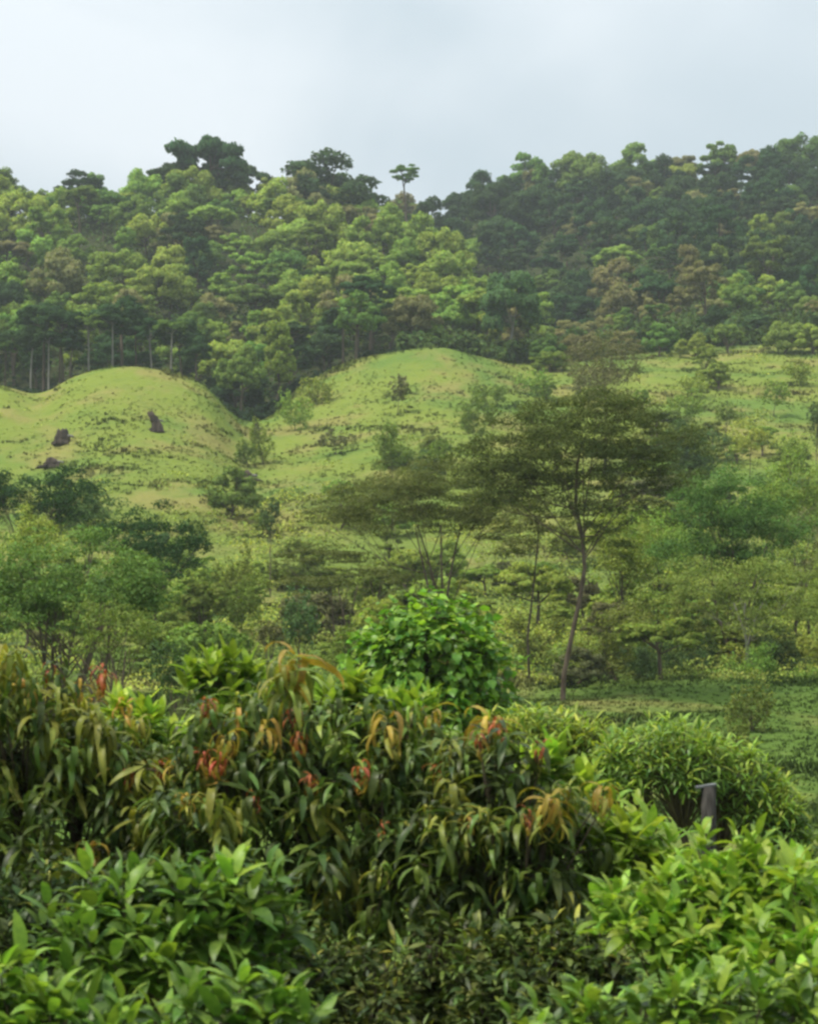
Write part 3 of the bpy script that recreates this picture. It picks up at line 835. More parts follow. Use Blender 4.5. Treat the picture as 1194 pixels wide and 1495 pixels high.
# dark hedge shrubs where the low pasture ends
for i, (px, py, w, h, d, mat, lab) in enumerate([
        (945, 975, 52, 42, 86, 'teal', 'dark rounded shrub left in the hedge above the low pasture'),
        (1010, 960, 50, 46, 87, 'teal', 'darkest tall shrub in the middle of the hedge above the low pasture'),
        (1150, 955, 48, 44, 86, 'teal', 'dark shrub at the right end of the hedge near the picture edge'),
        (1085, 985, 55, 34, 84, 'fresh', 'lighter green shrub below the pale stems in the hedge'),
        (985, 1005, 50, 22, 82, 'olive_green', 'low olive shrub at the foot of the hedge'),
        (900, 1008, 40, 20, 81, 'olive_green', 'low dark shrub at the left tip of the low pasture'),
        (1185, 1000, 35, 24, 82, 'fresh', 'light green shrub at the right edge of the low pasture'),
        (1095, 1035, 36, 34, 66, 'olive_green', 'lone thin shrub standing in the low green pasture'),
        (1070, 1075, 30, 20, 62, 'olive_green', 'small dark shrub just below the lone thin pasture shrub')]):
    pad_tree('shrub', lab, 'shrub', px, d, auto_pads(px, py, w, h, 10, 50 + i, 0.42, 0.36), mat, 0.055, 0.7, 'bark', trad=0.05, group='shrubs on the slope', seed=60 + i, flat=False)
# trees on the left
pad_tree('loose_tree', 'big loose green tree on the left with many thin upright stems', 'tree', 95, 58,
         auto_pads(110, 850, 150, 70, 26, 71, 0.30, 0.24) + [(60, 800, 60, 14), (190, 815, 55, 14), (140, 780, 60, 14), (30, 870, 60, 18), (215, 870, 40, 14)],
         'leafgreen', 0.05, 0.75, 'bark', trad=0.10, seed=20, stems=6, fork=0.35)
pad_tree('loose_tree', 'lower olive part crowned tree left, in front of the big loose one', 'tree', 170, 52,
         auto_pads(165, 915, 85, 45, 12, 72, 0.36, 0.26), 'olive_green', 0.045, 0.5, 'bark', trad=0.07, seed=21, stems=4)
pad_tree('loose_tree', 'dark grey green flat topped tree left, below the yellow mound', 'tree', 225, 92,
         [(180, 768, 45, 14), (230, 762, 45, 14), (275, 780, 32, 14), (215, 790, 60, 16), (265, 805, 40, 15), (230, 822, 50, 14), (290, 790, 18, 12), (170, 795, 30, 12)],
         'dark', 0.065, 1.0, 'bark_dark', trad=0.11, seed=22, flat=False)
pad_tree('loose_tree', 'dark green tree at the left edge right under the mound', 'tree', 40, 112,
         auto_pads(45, 730, 95, 38, 14, 74, 0.34, 0.34), 'dark', 0.08, 0.8, 'bark', trad=0.11, seed=23)
pad_tree('loose_tree', 'blue green tree behind the dark one at the left edge', 'tree', 125, 118,
         auto_pads(125, 740, 55, 30, 9, 75, 0.42, 0.4), 'teal', 0.085, 0.7, 'bark', trad=0.1, seed=24)
pad_tree('loose_tree', 'bright green domed tree at the left edge above the big loose tree', 'tree', 40, 90,
         auto_pads(40, 785, 58, 26, 10, 76, 0.4, 0.4), 'lime_far', 0.06, 0.62, 'bark', trad=0.09, seed=25)
for i, (px, py, w, h, d, mat, lab) in enumerate([
        (255, 965, 42, 34, 46, 'teal', 'dark blue green shrub behind the lime shoots on the left'),
        (578, 650, 34, 30, 165, 'olive_green', 'dim olive green shrub left of the umbrella canopy'),
        (395, 752, 18, 20, 135, 'teal', 'small dark upright bush alone on the open slope'),
        (435, 905, 36, 30, 75, 'teal', 'dull green bush left of the vine covered clump'),
        (395, 925, 24, 16, 72, 'tan', 'small pinkish tan bush left of the dull green one'),
        (500, 935, 45, 26, 62, 'olive_green', 'low green bush touching the left of the vine covered clump'),
        (350, 880, 36, 30, 92, 'olive_green', 'grey green bush in the middle of the lower slope'),
        (345, 830, 30, 22, 108, 'olive_green', 'olive bush on the slope left of the low dark branches'),
        (690, 610, 34, 24, 182, 'olive_green', 'grey green bush left of the umbrella crown top'),
        (580, 566, 18, 13, 225, 'tan', 'small grey brown bush high on the right mound'),
        (385, 645, 22, 28, 205, 'fresh', 'leafy green bush in the gully between the mounds'),
        (362, 660, 18, 16, 202, 'olive_green', 'dark low bush in the gully between the mounds'),
        (430, 600, 30, 20, 225, 'fresh', 'pale leafy thicket at the top of the gully'),
        (460, 578, 28, 22, 240, 'lime_far', 'yellow green thicket beside the forest at the gully top'),
        (490, 640, 26, 10, 205, 'tan', 'low brownish bush right of the gully'),
        (150, 648, 17, 9, 205, 'teal', 'small dark green bush among the stumps on the left mound'),
        (190, 672, 22, 7, 198, 'olive_green', 'flat olive bush low on the left mound'),
        (268, 688, 10, 12, 192, 'tan', 'tiny grey bush at the right foot of the left mound'),
        (1125, 715, 26, 16, 150, 'teal', 'dark bush on the right slope left of the bright tree'),
        (1192, 610, 14, 24, 190, 'teal', 'dark bush cut by the right picture edge'),
        (1060, 600, 24, 12, 210, 'olive_green', 'low bush in the upper right scrub'),
        (1130, 575, 26, 12, 228, 'fresh', 'leafy bush high in the right scrub'),
        (1000, 590, 30, 14, 215, 'fresh', 'spreading green bush right of the umbrella crown top'),
        (1095, 640, 30, 16, 188, 'lime_far', 'yellow green bush in the right scrub'),
        (1150, 655, 28, 16, 180, 'fresh', 'green bush near the right edge in the scrub'),
        (1010, 560, 26, 12, 240, 'lime_far', 'yellow green bush at the top of the right scrub'),
        (1165, 545, 28, 12, 250, 'lime_far', 'sunlit bush at top right scrub by the forest'),
        (860, 560, 30, 16, 232, 'tan', 'tan bush behind the umbrella crown top'),
        (785, 560, 28, 16, 240, 'fresh', 'fresh green bush at the right foot of the right mound'),
        (650, 660, 30, 14, 178, 'fresh', 'green bush on the flank above the dark canopy'),
        (720, 575, 24, 10, 215, 'olive_green', 'small bush on the right mound flank')]):
    pad_tree('shrub', lab, 'shrub', px, d, auto_pads(px, py, w, h, 8, 150 + i, 0.45, 0.42), mat, 0.0009 * d * 0.55 + 0.02, 0.75, 'bark', trad=0.05, group='shrubs on the slope', seed=160 + i, flat=False)

# scrub bushes over the middle slope
def scrub():
    rng = np.random.default_rng(77)
    sets = {}
    n = 0
    while n < 135:
        px = rng.uniform(-20, 1214); d = rng.uniform(80, 215) if rng.random() < 0.85 else rng.uniform(200, 280)
        y0 = HORIZON - (float(H((px - CX) / F * d, d)) - CAM_Z) / d * F
        if px < 560 and y0 < 745 or (560 <= px < 790 and y0 < 650):
            continue                                     # the mounds stay open
        if d > forest_edge(px) - 6 or y0 > 1000:
            continue
        mat = ['olive_green', 'fresh', 'tan', 'teal', 'lime_far'][rng.choice(5, p=[0.30, 0.32, 0.10, 0.04, 0.24])]
        kind = 'round' if rng.random() < 0.35 else ('airy' if rng.random() < 0.75 else 'flat')
        rad = rng.uniform(0.9, 2.6) * np.interp(d, [84, 250], [0.85, 1.25])
        x = (px - CX) / F * d
        r = far_tree(x, d, rad, kind, int(rng.integers(0, 4)), mat, 0.35 if kind != 'flat' else 0.8, 'bark', rng.uniform(0, 6.28), rng.uniform(0.7, 1.1))
        r.name = 'scrub_bush'; r['category'] = 'bush'
        row = 'low on the slope' if d < 115 else ('on the middle slope' if d < 165 else 'on the upper slope')
        zone = 'left' if px < 400 else ('centre' if px < 800 else 'right')
        sets.setdefault((mat, kind, row, zone), []).append((px, r)); n += 1
    colour = {'olive_green': 'olive green', 'fresh': 'fresh green', 'tan': 'tan', 'teal': 'dark blue green', 'lime_far': 'yellow green'}
    shape = {'round': 'round', 'airy': 'thin', 'flat': 'flat'}
    words = ['first', 'second', 'third', 'fourth', 'fifth', 'sixth', 'seventh', 'eighth', 'ninth', 'tenth', 'eleventh', 'twelfth', 'thirteenth', 'fourteenth', 'fifteenth', 'sixteenth', 'seventeenth', 'eighteenth', 'nineteenth', 'twentieth']
    for (mat, kind, row, zone), lst in sets.items():
        lst.sort(key=lambda p: p[0])
        for i, (px, r) in enumerate(lst):
            b = f'{colour[mat]} {shape[kind]} scrub bush {row} at the {zone}'
            r['label'] = b if len(lst) == 1 else b + f', {words[i]} from left'
            r['group'] = 'scrub bushes on the slope'
scrub()
def ground_scrub():
    """Tangled low growth between the bushes, in uneven patches over the slope."""
    n = 165000
    s_ = RNG.uniform(-40, 1234, n); d = 80 * (290 / 80) ** RNG.random(n)
    d = np.minimum(d, forest_edge(s_) + 1 - RNG.uniform(0, 3, n))
    x = (s_ - CX) / F * d
    y0 = HORIZON - (H(x, d) - CAM_Z) / d * F
    f = (np.sin(0.31 * x + 1.7 * np.sin(0.13 * d)) * np.sin(0.19 * d + 1.4 * np.sin(0.23 * x)) + 0.7 * np.sin(0.83 * x + 2.1 * np.sin(0.4 * d)) * np.sin(0.61 * d + 0.9 * x * 0.3)) * 0.6
    thick = np.interp(y0, [540, 690, 750, 800, 980, 1020], [-0.62, -0.5, -0.02, 0.18, 0.28, -0.6]) + np.interp(s_, [500, 800, 1194], [0, 0.12, 0.28])
    hgt = np.clip(f + thick, 0, 1)
    ok = hgt > 0.10
    x, d, hgt = x[ok], d[ok], hgt[ok]
    m = len(x)
    C = np.stack([x, d, H(x, d) + RNG.random(m) ** 0.8 * hgt * 1.5], 1)
    Nn = unit(np.stack([RNG.normal(0, 0.4, m), -0.35 + RNG.normal(0, 0.4, m), np.ones(m)], 1))
    V, q, vn = leaf_faces(C, Nn, np.interp(d, [50, 280], [0.06, 0.2])[:, None], RNG)
    mi = np.digitize(np.sin(0.4 * x + 1.1 * np.sin(0.3 * d)) + RNG.normal(0, 0.35, m), [-0.45, 0.45])
    o = obj('slope_scrub', mesh_np('slope_scrub', V, q, mats=[M['olive_green'], M['fresh'], M['lime_far']], midx=mi, normals=vn))
    o['kind'] = 'stuff'
    o['label'] = 'tangled low green scrub between the bushes of the slope'
    o['category'] = 'scrub'
ground_scrub()
# low trees where the right slope meets the forest
for i, (px, d, rad, kind, mat, lab) in enumerate([
        (850, 282, 3.4, 'round', 'brown', 'brownish bush at the forest foot behind the umbrella crown'),
        (915, 284, 3.0, 'airy', 'brown', 'loose brownish bush at the forest foot, right of the umbrella crown top'),
        (965, 286, 3.2, 'round', 'mid', 'green bush at the forest foot left of the bare tree'),
        (1015, 282, 2.6, 'round', 'bright', 'yellow green bush at the forest foot below the bare tree'),
        (1065, 286, 3.2, 'airy', 'mid', 'loose green bush at the forest foot right of the bare tree'),
        (1150, 284, 3.4, 'round', 'mid', 'round green bush at the forest foot near the right edge'),
        (1190, 282, 3.0, 'round', 'bright', 'yellow green bush at the forest foot on the right edge'),
        (800, 278, 3.0, 'round', 'mid', 'green bush at the right foot of the right mound, by the forest')]):
    r = far_tree((px - CX) / F * d, d, rad, kind, i % 4, mat, 0.3, 'bark', i * 1.3, 0.9)
    r.name = 'forest_edge_bush'; r['label'] = lab; r['category'] = 'bush'; r['group'] = 'bushes along the forest foot'

# ------------------------------------------------------------------ stumps on the left mound
def stump(label, px, py_guess, d, w, h, lean, seed, mat='stump', name='tree_stump'):
    """Broken, weathered stump: ragged tapered column with root flare and a snapped top."""
    rng = np.random.default_rng(seed)
    base = ground_pt(px, d, 0.1)
    root = empty(name, base, label, 'stump', 'old stumps on the mounds')
    sides, rings = 12, 8
    ang = np.arange(sides) / sides * 2 * math.pi
    rag = rng.uniform(0.82, 1.08, sides)
    V = []
    for i in range(rings):
        t = i / (rings - 1)
        r = w * (0.5 + 0.25 * (1 - t) ** 3) * math.sqrt(1 - 0.7 * t ** 3) * (1 + 0.18 * np.sin(3 * ang + seed) + rng.normal(0, 0.12, sides))
        z = h * t * (rag if i > rings - 4 else np.ones(sides) * 0.95)
        V.append(np.stack([r * np.cos(ang) + lean * h * t * t, r * np.sin(ang) * 0.9, z], 1))
    V.append(np.array([[lean * h * 0.7, 0, h * 0.62]]))
    V = np.concatenate(V)
    i, j = np.meshgrid(np.arange(rings - 1), np.arange(sides), indexing='ij')
    a_ = i * sides + j; b_2 = i * sides + (j + 1) % sides
    q = np.stack([a_, b_2, b_2 + sides, a_ + sides], -1).reshape(-1, 4)
    lo = (rings - 1) * sides
    t3 = np.stack([lo + np.arange(sides), lo + (np.arange(sides) + 1) % sides, np.full(sides, rings * sides)], 1)
    obj('bole', mesh_np('bole', V, q, t3, mats=[M[mat]], smooth=True), root)
    paths = []
    for k in range(4):
        t = rng.uniform(0, 6.28)
        e = np.array([math.cos(t) * w * 1.3, math.sin(t) * w * 1.3, 0.02])
        paths.append((bez((math.cos(t) * w * 0.4, math.sin(t) * w * 0.4, h * 0.22), (e[0] * 0.7, e[1] * 0.7, h * 0.08), e, 5), np.linspace(w * 0.2, w * 0.05, 5)))
    tv, tq = tubes(paths, 6)
    obj('roots', mesh_np('roots', tv, tq, mats=[M[mat]], smooth=True), root)
    tv, tq = tubes([(bez((lean * h * 0.3, 0, h * 0.5), (lean * h * 0.3 + w * 0.6, 0, h * 0.6), (lean * h * 0.3 + w * 0.85, 0.1, h * 0.5), 5), np.linspace(w * 0.16, w * 0.08, 5))], 6)
    obj('snag', mesh_np('snag', tv, tq, mats=[M['stump_grey']], smooth=True), root)

stump('upper of two dark stumps at the left of the yellow mound', 88, 640, 202, 1.5, 1.7, 0.05, 1)
stump('lower of two dark stumps at the left of the yellow mound', 75, 672, 192, 1.4, 1.1, -0.1, 2)
stump('tall leaning brown stump on the right flank of the left mound', 229, 625, 204, 1.0, 2.3, -0.35, 3)
stump('squat dark stump low in the gully between the mounds', 356, 698, 192, 1.5, 1.1, 0.1, 4)
stump('thin dark stump beside the leafy bush in the gully', 374, 632, 222, 0.6, 2.0, 0.05, 5)

# ------------------------------------------------------------------ foreground leaves
def leaf_template(width, droop, segs=5, shape='lance', fold=0.25, start=0.0):
    """Unit-length leaf along +x that bends down by `droop` radians; returns V, quads."""
    t = np.linspace(0, 1, segs + 1)
    ang = start - (droop * t ** 1.3 if droop < 3 else 2.15 * (1 - np.exp(-4.5 * t)))
    x = np.concatenate([[0], np.cumsum(np.cos(ang[:-1]) / segs)])
    z = np.concatenate([[0], np.cumsum(np.sin(ang[:-1]) / segs)])
    if shape == 'lance':
        w = width * np.sin(math.pi * np.clip(t * 0.96 + 0.04, 0, 1) ** 0.85) ** 0.8 * 0.5
    elif shape == 'ovate':
        w = width * np.sin(math.pi * np.clip(t * 0.95 + 0.05, 0, 1) ** 0.75) ** 0.7 * 0.5
    else:                                        # heart
        w = width * np.array([0.28, 0.5, 0.48, 0.36, 0.19, 0.0])[:segs + 1]
    w[0] = max(w[0], width * 0.05) if shape != 'heart' else w[0]
    w[-1] = width * 0.02
    nx, nz = -np.sin(ang), np.cos(ang)
    lft = np.stack([x + nx * w * fold, w, z + nz * w * fold], 1)
    mid = np.stack([x, 0 * x, z], 1)
    rgt = np.stack([x + nx * w * fold, -w, z + nz * w * fold], 1)
    V = np.stack([lft, mid, rgt], 1).reshape(-1, 3)
    q = []
    for i in range(segs):
        for k in range(2):
            a_ = i * 3 + k
            q.append((a_, a_ + 3, a_ + 4, a_ + 1))
    return V, np.array(q)

LEAF = {}
for w_, nm_, sh_, fo_ in ((0.185, 'lance', 'lance', 0.25), (0.15, 'soft', 'lance', 0.3), (0.38, 'ovate', 'ovate', 0.22), (0.85, 'heart', 'heart', 0.18)):
    for di_, dr_ in enumerate((0.35, 0.9, 1.5, 2.2, 9.0)):
        LEAF[nm_ + str(di_)] = leaf_template(w_, dr_, 5, sh_, fo_)

for nm_, w_, sh_, fo_ in (('lancelo', 0.2, 'lance', 0.25), ('ovatelo', 0.40, 'ovate', 0.22)):
    for di_, dr_ in enumerate((0.35, 0.9, 1.5, 2.2, 9.0)):
        LEAF[nm_ + str(di_)] = leaf_template(w_, dr_, 3, sh_, fo_)

class Plant:
    """Collects leaves (template, material, matrix) and wood; then splits the leaves that show largest off as parts."""
    def __init__(self, name, label, cat, px, d, group=None, seed=1):
        self.base = ground_pt(px, d, 0.05)
        self.root = empty(name, self.base, label, cat, group)
        self.rng = np.random.default_rng(seed)
        self.leaves = []        # (template, mat, R (3,3) scaled, t)
        self.tips = []

    def leaf(self, tmpl, mat, pos, az, el, length, roll=0.0):
        ca, sa, ce, se = math.cos(az), math.sin(az), math.cos(el), math.sin(el)
        X = np.array([ca * ce, sa * ce, se]); Y = np.array([-sa, ca, 0.0]); Z = np.cross(X, Y)
        if roll:
            cr, sr = math.cos(roll), math.sin(roll)
            Y, Z = Y * cr + Z * sr, Z * cr - Y * sr
        self.leaves.append((tmpl, mat, np.stack([X, Y, Z], 1) * length, np.asarray(pos)))

    def whorl(self, pos, n, mat, length, el0, el1, droop, kind='lance', spread=0.02, up=0.04):
        """Leaves spiralling round a shoot tip: youngest highest."""
        rng = self.rng
        a0 = rng.uniform(0, 6.28)
        for i in range(n):
            t = i / max(1, n - 1)
            az = a0 + i * 2.39996 + rng.normal(0, 0.2)
            el = el0 + (el1 - el0) * t + rng.normal(0, 0.14)
            dk = int(np.clip(rng.choice(droop) if hasattr(droop, '__len__') else droop, 0, 4))
            p = pos + np.array([math.cos(az) * spread, math.sin(az) * spread, up * (1 - 2 * t) + rng.normal(0, 0.01)])
            self.leaf(kind + str(dk), mat, p, az, el, length * rng.uniform(0.7, 1.15), rng.normal(0, 0.25))
        self.tips.append(np.asarray(pos))

PLANTS = []
def finish(p, lobes, bark='bark', trad=0.05):
    """Wood: trunk to the heart of the crown, a branch to each lobe, twigs to the shoots."""
    rng = p.rng
    heart = np.mean([c for c, r in lobes], 0)
    fork = p.base + (heart - p.base) * 0.55; fork[2] = p.base[2] + (heart[2] - p.base[2]) * 0.5
    tv, tq = tubes([(bez(p.base, (p.base + fork) / 2 + rng.normal(0, 0.08, 3), fork, 6) - p.base, np.linspace(trad * 1.3, trad, 6))], 10)
    obj('trunk', mesh_np('trunk', tv, tq, mats=[M[bark]], smooth=True), p.root)
    tips = np.array(p.tips); cen = np.array([c for c, r in lobes])
    own = np.argmin(((tips[:, None] - cen[None]) ** 2).sum(-1), 1)
    tw = []
    for i, (c, r) in enumerate(lobes):
        P = bez(fork, (fork + c) / 2 + np.array([0, 0, -0.05]) + rng.normal(0, 0.06, 3), c, 7)
        bv, bq = tubes([(P - p.base, np.linspace(trad * 0.7, trad * 0.25, 7))], 7)
        obj('branch', mesh_np('branch', bv, bq, mats=[M[bark]], smooth=True), p.root)
        for tip in tips[own == i][:160]:
            s_ = P[rng.integers(4, 7)]
            tw.append((bez(s_, (s_ + tip) / 2 + np.array([0, 0, -0.04]), tip, 4) - p.base, np.linspace(trad * 0.13, 0.0035, 4)))
    if tw:
        v, q = tubes(tw, 4)
        o = obj('twigs', mesh_np('twigs', v, q, mats=[M[bark]], smooth=True), p.root)
        o['kind'] = 'stuff'
    PLANTS.append(p)

def lobe(px, py, d, w, h, dep=None):
    """Ellipsoid given by photo position, distance and half sizes in photo pixels."""
    k = d / F
    return at(px, py, d), np.array([w * k, (dep if dep else w * k), h * k])

def surface_tips(lobes, spacing, rng, lower=-0.5, front=True, y_min=None):
    """Shoot tips spread over the outer surface of the lobes, mostly the side one can see."""
    out = []
    for i, (c, r) in enumerate(lobes):
        area = 4 * math.pi * (r[0] * r[2] + r[0] * r[1] + r[1] * r[2]) / 3
        n = int(area / (spacing * spacing))
        d = unit(rng.normal(0, 1, (n, 3)))
        d = d[(d[:, 2] > lower) & ((d[:, 1] < 0.45) if front else True)]
        P = c + d * r * rng.uniform(0.72, 1.06, (len(d), 1))
        keep = np.ones(len(P), bool)
        for j, (c2, r2) in enumerate(lobes):           # drop tips buried in another lobe
            if j != i:
                keep &= (((P - c2) / r2) ** 2).sum(1) > 0.6
        for p_, d_ in zip(P[keep], d[keep]):
            out.append((p_, d_))
    return out

# mango trees with hanging leaves and flushes of young leaves
def mango(label, px, d, lobes_px, seed, flushes, reds, spacing=0.155, group='mango trees in the foreground', light=0.26):
    p = Plant('mango_tree', label, 'tree', px, d, group, seed)
    rng = p.rng
    lobes = [lobe(*l) for l in lobes_px]
    for pos, dr in surface_tips(lobes, spacing, rng, -0.75):
        g = math.sin(5.1 * pos[0] + 2 * math.sin(3.3 * pos[2])) * math.sin(6.3 * pos[2] + 1.7 * math.sin(4.1 * pos[0])) + 0.5 * math.sin(11 * pos[0] + 7 * pos[2])
        if g < -0.38 and dr[2] < 0.6:
            continue
        u = rng.random() - 0.16 * max(0, g)
        mat = 'mango' if u > light else ('mango_mid' if u > -0.02 else 'flush')
        if dr[2] > 0.15 and rng.random() < 0.20:           # a shoot in young leaf
            fm = ['flush', 'flush', 'mango_mid', 'flush_amber', 'flush_red'][rng.choice(5, p=[0.38, 0.14, 0.22, 0.18, 0.08])]
            q_ = pos + dr * rng.uniform(0.05, 0.2); L_ = rng.uniform(0.11, 0.22) * (0.6 if fm == 'flush_red' else 1)
            p.whorl(q_, int(rng.integers(6, 12)), fm, L_, 0.6, -0.4, (4, 4, 3), 'soft', 0.012, 0.03)
            p.whorl(q_ - np.array([0, 0, 0.05]), 5, 'flush' if fm != 'flush' else 'mango_mid', L_ * 1.1, 0.2, -0.7, (4, 2), 'soft', 0.012, 0.03)
        el0 = 0.5 if dr[2] > 0.4 else 0.15
        out = rng.uniform(0.05, 0.22) * dr * (rng.random() < 0.35)       # some shoots stand out of the crown
        p.whorl(pos + out, int(rng.integers(9, 15)), mat, rng.uniform(0.16, 0.26), el0, -0.7, (1, 2, 4, 4))
    for c, r in lobes:                                   # inner leaves that close the crown
        for k in range(int(22 * r[0] * r[2] / 0.1)):
            pos = c + unit(rng.normal(0, 1, 3)) * r * rng.uniform(0.15, 0.55)
            p.whorl(pos, 7, 'mango', 0.2, 0.2, -0.9, (1, 2))
    for (fx, fy, size, mat) in flushes:                  # soft young leaves arch over and hang
        pos = at(fx, fy, d - 0.35 + rng.normal(0, 0.08))
        L_ = size * d / F * rng.uniform(0.9, 1.2)
        p.whorl(pos, int(rng.integers(11, 20)), mat, L_ * 1.2, 0.62, -0.5, (4, 4, 3), 'soft', 0.015, 0.04)
        p.whorl(pos - np.array([0, 0, L_ * 0.45]), 9, 'mango_mid' if mat == 'flush' else 'flush', L_ * 1.1, 0.2, -0.6, (4, 2), 'soft', up=0.05)
    for (fx, fy, size) in reds:
        pos = at(fx, fy, d - 0.4 + rng.normal(0, 0.08))
        p.whorl(pos, 12, 'flush_red', size * d / F * 1.0, 0.6, -0.6, (3, 4, 4), 'soft', 0.01, 0.03)
        p.whorl(pos - np.array([0, 0, 0.04]), 6, 'flush_amber', size * d / F * 1.1, 0.2, -0.8, (4, 4), 'soft', 0.01, 0.03)
    finish(p, lobes, 'bark', 0.07)

mango('mango tree at the left edge with hanging dark leaves and yellow flushes', 90, 12.0,
      [(20, 1120, 12.0, 90, 110), (120, 1140, 12.1, 100, 90), (60, 1260, 11.9, 130, 110), (200, 1230, 12.0, 90, 90), (-40, 1040, 12.2, 60, 90), (150, 1370, 12.0, 140, 110), (215, 1140, 12.2, 50, 50)], 301,
      [(12, 962, 54, 'flush'), (68, 1066, 56, 'flush'), (88, 1014, 46, 'flush'), (150, 1074, 60, 'flush'), (135, 1050, 46, 'flush'), (40, 1000, 40, 'mango_mid'), (8, 1130, 50, 'flush'), (175, 1105, 40, 'mango_mid')],
      [(150, 985, 36), (232, 1120, 24), (190, 1128, 20)])
mango('widest mango tree in the centre with copper red and amber flushes', 470, 11.6,
      [(400, 1090, 11.7, 95, 75), (330, 1130, 11.6, 70, 80), (480, 1130, 11.6, 90, 90), (570, 1110, 11.7, 80, 70), (340, 1210, 11.5, 100, 80), (460, 1230, 11.5, 110, 90), (580, 1220, 11.5, 100, 90), (540, 1330, 11.3, 110, 80), (650, 1130, 11.7, 60, 60), (430, 1060, 11.8, 50, 50)], 302,
      [(432, 965, 58, 'flush_amber'), (418, 975, 50, 'flush'), (566, 1055, 52, 'flush_amber'), (355, 1180, 44, 'flush'), (500, 1262, 62, 'flush'), (715, 1058, 54, 'flush_amber'), (400, 1100, 40, 'flush'), (550, 1345, 36, 'flush'), (640, 1128, 40, 'mango_mid'), (485, 1165, 40, 'mango_mid')],
      [(302, 1028, 30), (320, 1108, 34), (298, 1105, 26), (436, 1080, 34), (526, 1126, 32), (640, 1122, 24), (725, 1056, 26), (455, 1138, 26), (405, 1105, 22)])
mango('darkest mango tree right of centre with long leaves hanging straight down', 740, 11.0,
      [(720, 1200, 11.1, 80, 90), (790, 1240, 11.0, 85, 90), (690, 1280, 11.0, 90, 80), (780, 1330, 11.0, 90, 80), (700, 1370, 10.9, 90, 70), (640, 1260, 11.1, 70, 80), (710, 1120, 11.3, 45, 50)], 303,
      [(802, 1172, 50, 'flush_amber'), (828, 1310, 32, 'flush'), (880, 1160, 36, 'flush_amber')],
      [(700, 1075, 24), (770, 1190, 18)], light=0.16)
# the dark small-leaved thicket at the bottom, under the mango crowns
def thicket(label, px, d, lobes_px, seed):
    p = Plant('small_leaved_shrub', label, 'shrub', px, d, 'small leaved shrubs under the mango trees', seed)
    lobes = [lobe(*l) for l in lobes_px]
    for pos, dr in surface_tips(lobes, 0.085, p.rng, -0.6):
        u = p.rng.random()
        p.whorl(pos, 7, 'smallleaf' if u < 0.72 else ('mango_mid' if u < 0.93 else 'flush'), p.rng.uniform(0.05, 0.13), 0.8, -0.8, (0, 1, 2), 'ovatelo' if u < 0.6 else 'lancelo', 0.01, 0.07)
    for c, r in lobes:
        for k in range(int(60 * r[0] * r[2] / 0.1)):
            pos = c + unit(p.rng.normal(0, 1, 3)) * r * p.rng.uniform(0.2, 0.75)
            p.whorl(pos, 6, 'smallleaf', 0.1, 0.7, -0.5, (0, 1), 'ovatelo', 0.01, 0.05)
    finish(p, lobes, 'bark_dark', 0.035)
thicket('dull green thicket of tiny leaves at the bottom centre', 540, 10.2, [(480, 1440, 10.6, 80, 70), (570, 1450, 10.4, 80, 70), (650, 1430, 10.5, 80, 80), (520, 1510, 10.2, 120, 70)], 311)
thicket('dark twiggy thicket at the bottom right of centre', 770, 10.0, [(720, 1450, 10.3, 80, 70), (800, 1430, 10.2, 80, 70), (760, 1510, 10.0, 110, 70), (860, 1440, 10.2, 70, 80)], 312)
thicket('dim thicket of small leaves behind the bright shrub at bottom left', 150, 10.4, [(60, 1350, 10.5, 100, 80), (200, 1350, 10.5, 100, 70), (340, 1340, 10.5, 80, 80), (400, 1450, 10.2, 90, 80)], 313)

# upright lime green shoots behind the mango crowns
def lime_shoots(label, px, d, lobes_px, seed, n_leaf=10, spacing=0.16):
    p = Plant('lime_green_shrub', label, 'shrub', px, d, 'shrubs with lime green young shoots', seed)
    lobes = [lobe(*l) for l in lobes_px]
    for pos, dr in surface_tips(lobes, spacing, p.rng, -0.4):
        p.whorl(pos, n_leaf, 'lime' if p.rng.random() < 0.75 else 'shrub_tip', p.rng.uniform(0.13, 0.2), 1.3, 0.05, (0, 0, 1), 'ovate', 0.015, 0.04)
    for c, r in lobes:
        for k in range(int(30 * r[0] * r[2] / 0.1)):
            pos = c + unit(p.rng.normal(0, 1, 3)) * r * p.rng.uniform(0.1, 0.7)
            p.whorl(pos, 7, 'shrub', 0.16, 0.9, -0.2, (0, 1), 'ovate', 0.015, 0.04)
    finish(p, lobes, 'bark', 0.035)
lime_shoots('lime green shoots between the left and centre mango trees', 215, 13.0, [(210, 1080, 13.0, 42, 48), (250, 1110, 13.0, 30, 35), (185, 1050, 13.1, 25, 30)], 321)
lime_shoots('lime green shoots left of the tallest amber flush', 325, 13.2, [(320, 1000, 13.2, 45, 38), (370, 1010, 13.2, 32, 32), (345, 1060, 13.2, 45, 40)], 322)
lime_shoots('lime green rosettes in front of the vine covered clump', 570, 12.6, [(590, 1052, 12.5, 46, 42), (510, 1030, 12.6, 45, 34), (560, 1100, 12.5, 50, 40)], 323)
lime_shoots('pale lime rosette right of the copper red flushes', 800, 11.8, [(800, 1140, 11.6, 38, 36), (760, 1160, 11.7, 28, 26), (840, 1170, 11.6, 24, 28)], 324)

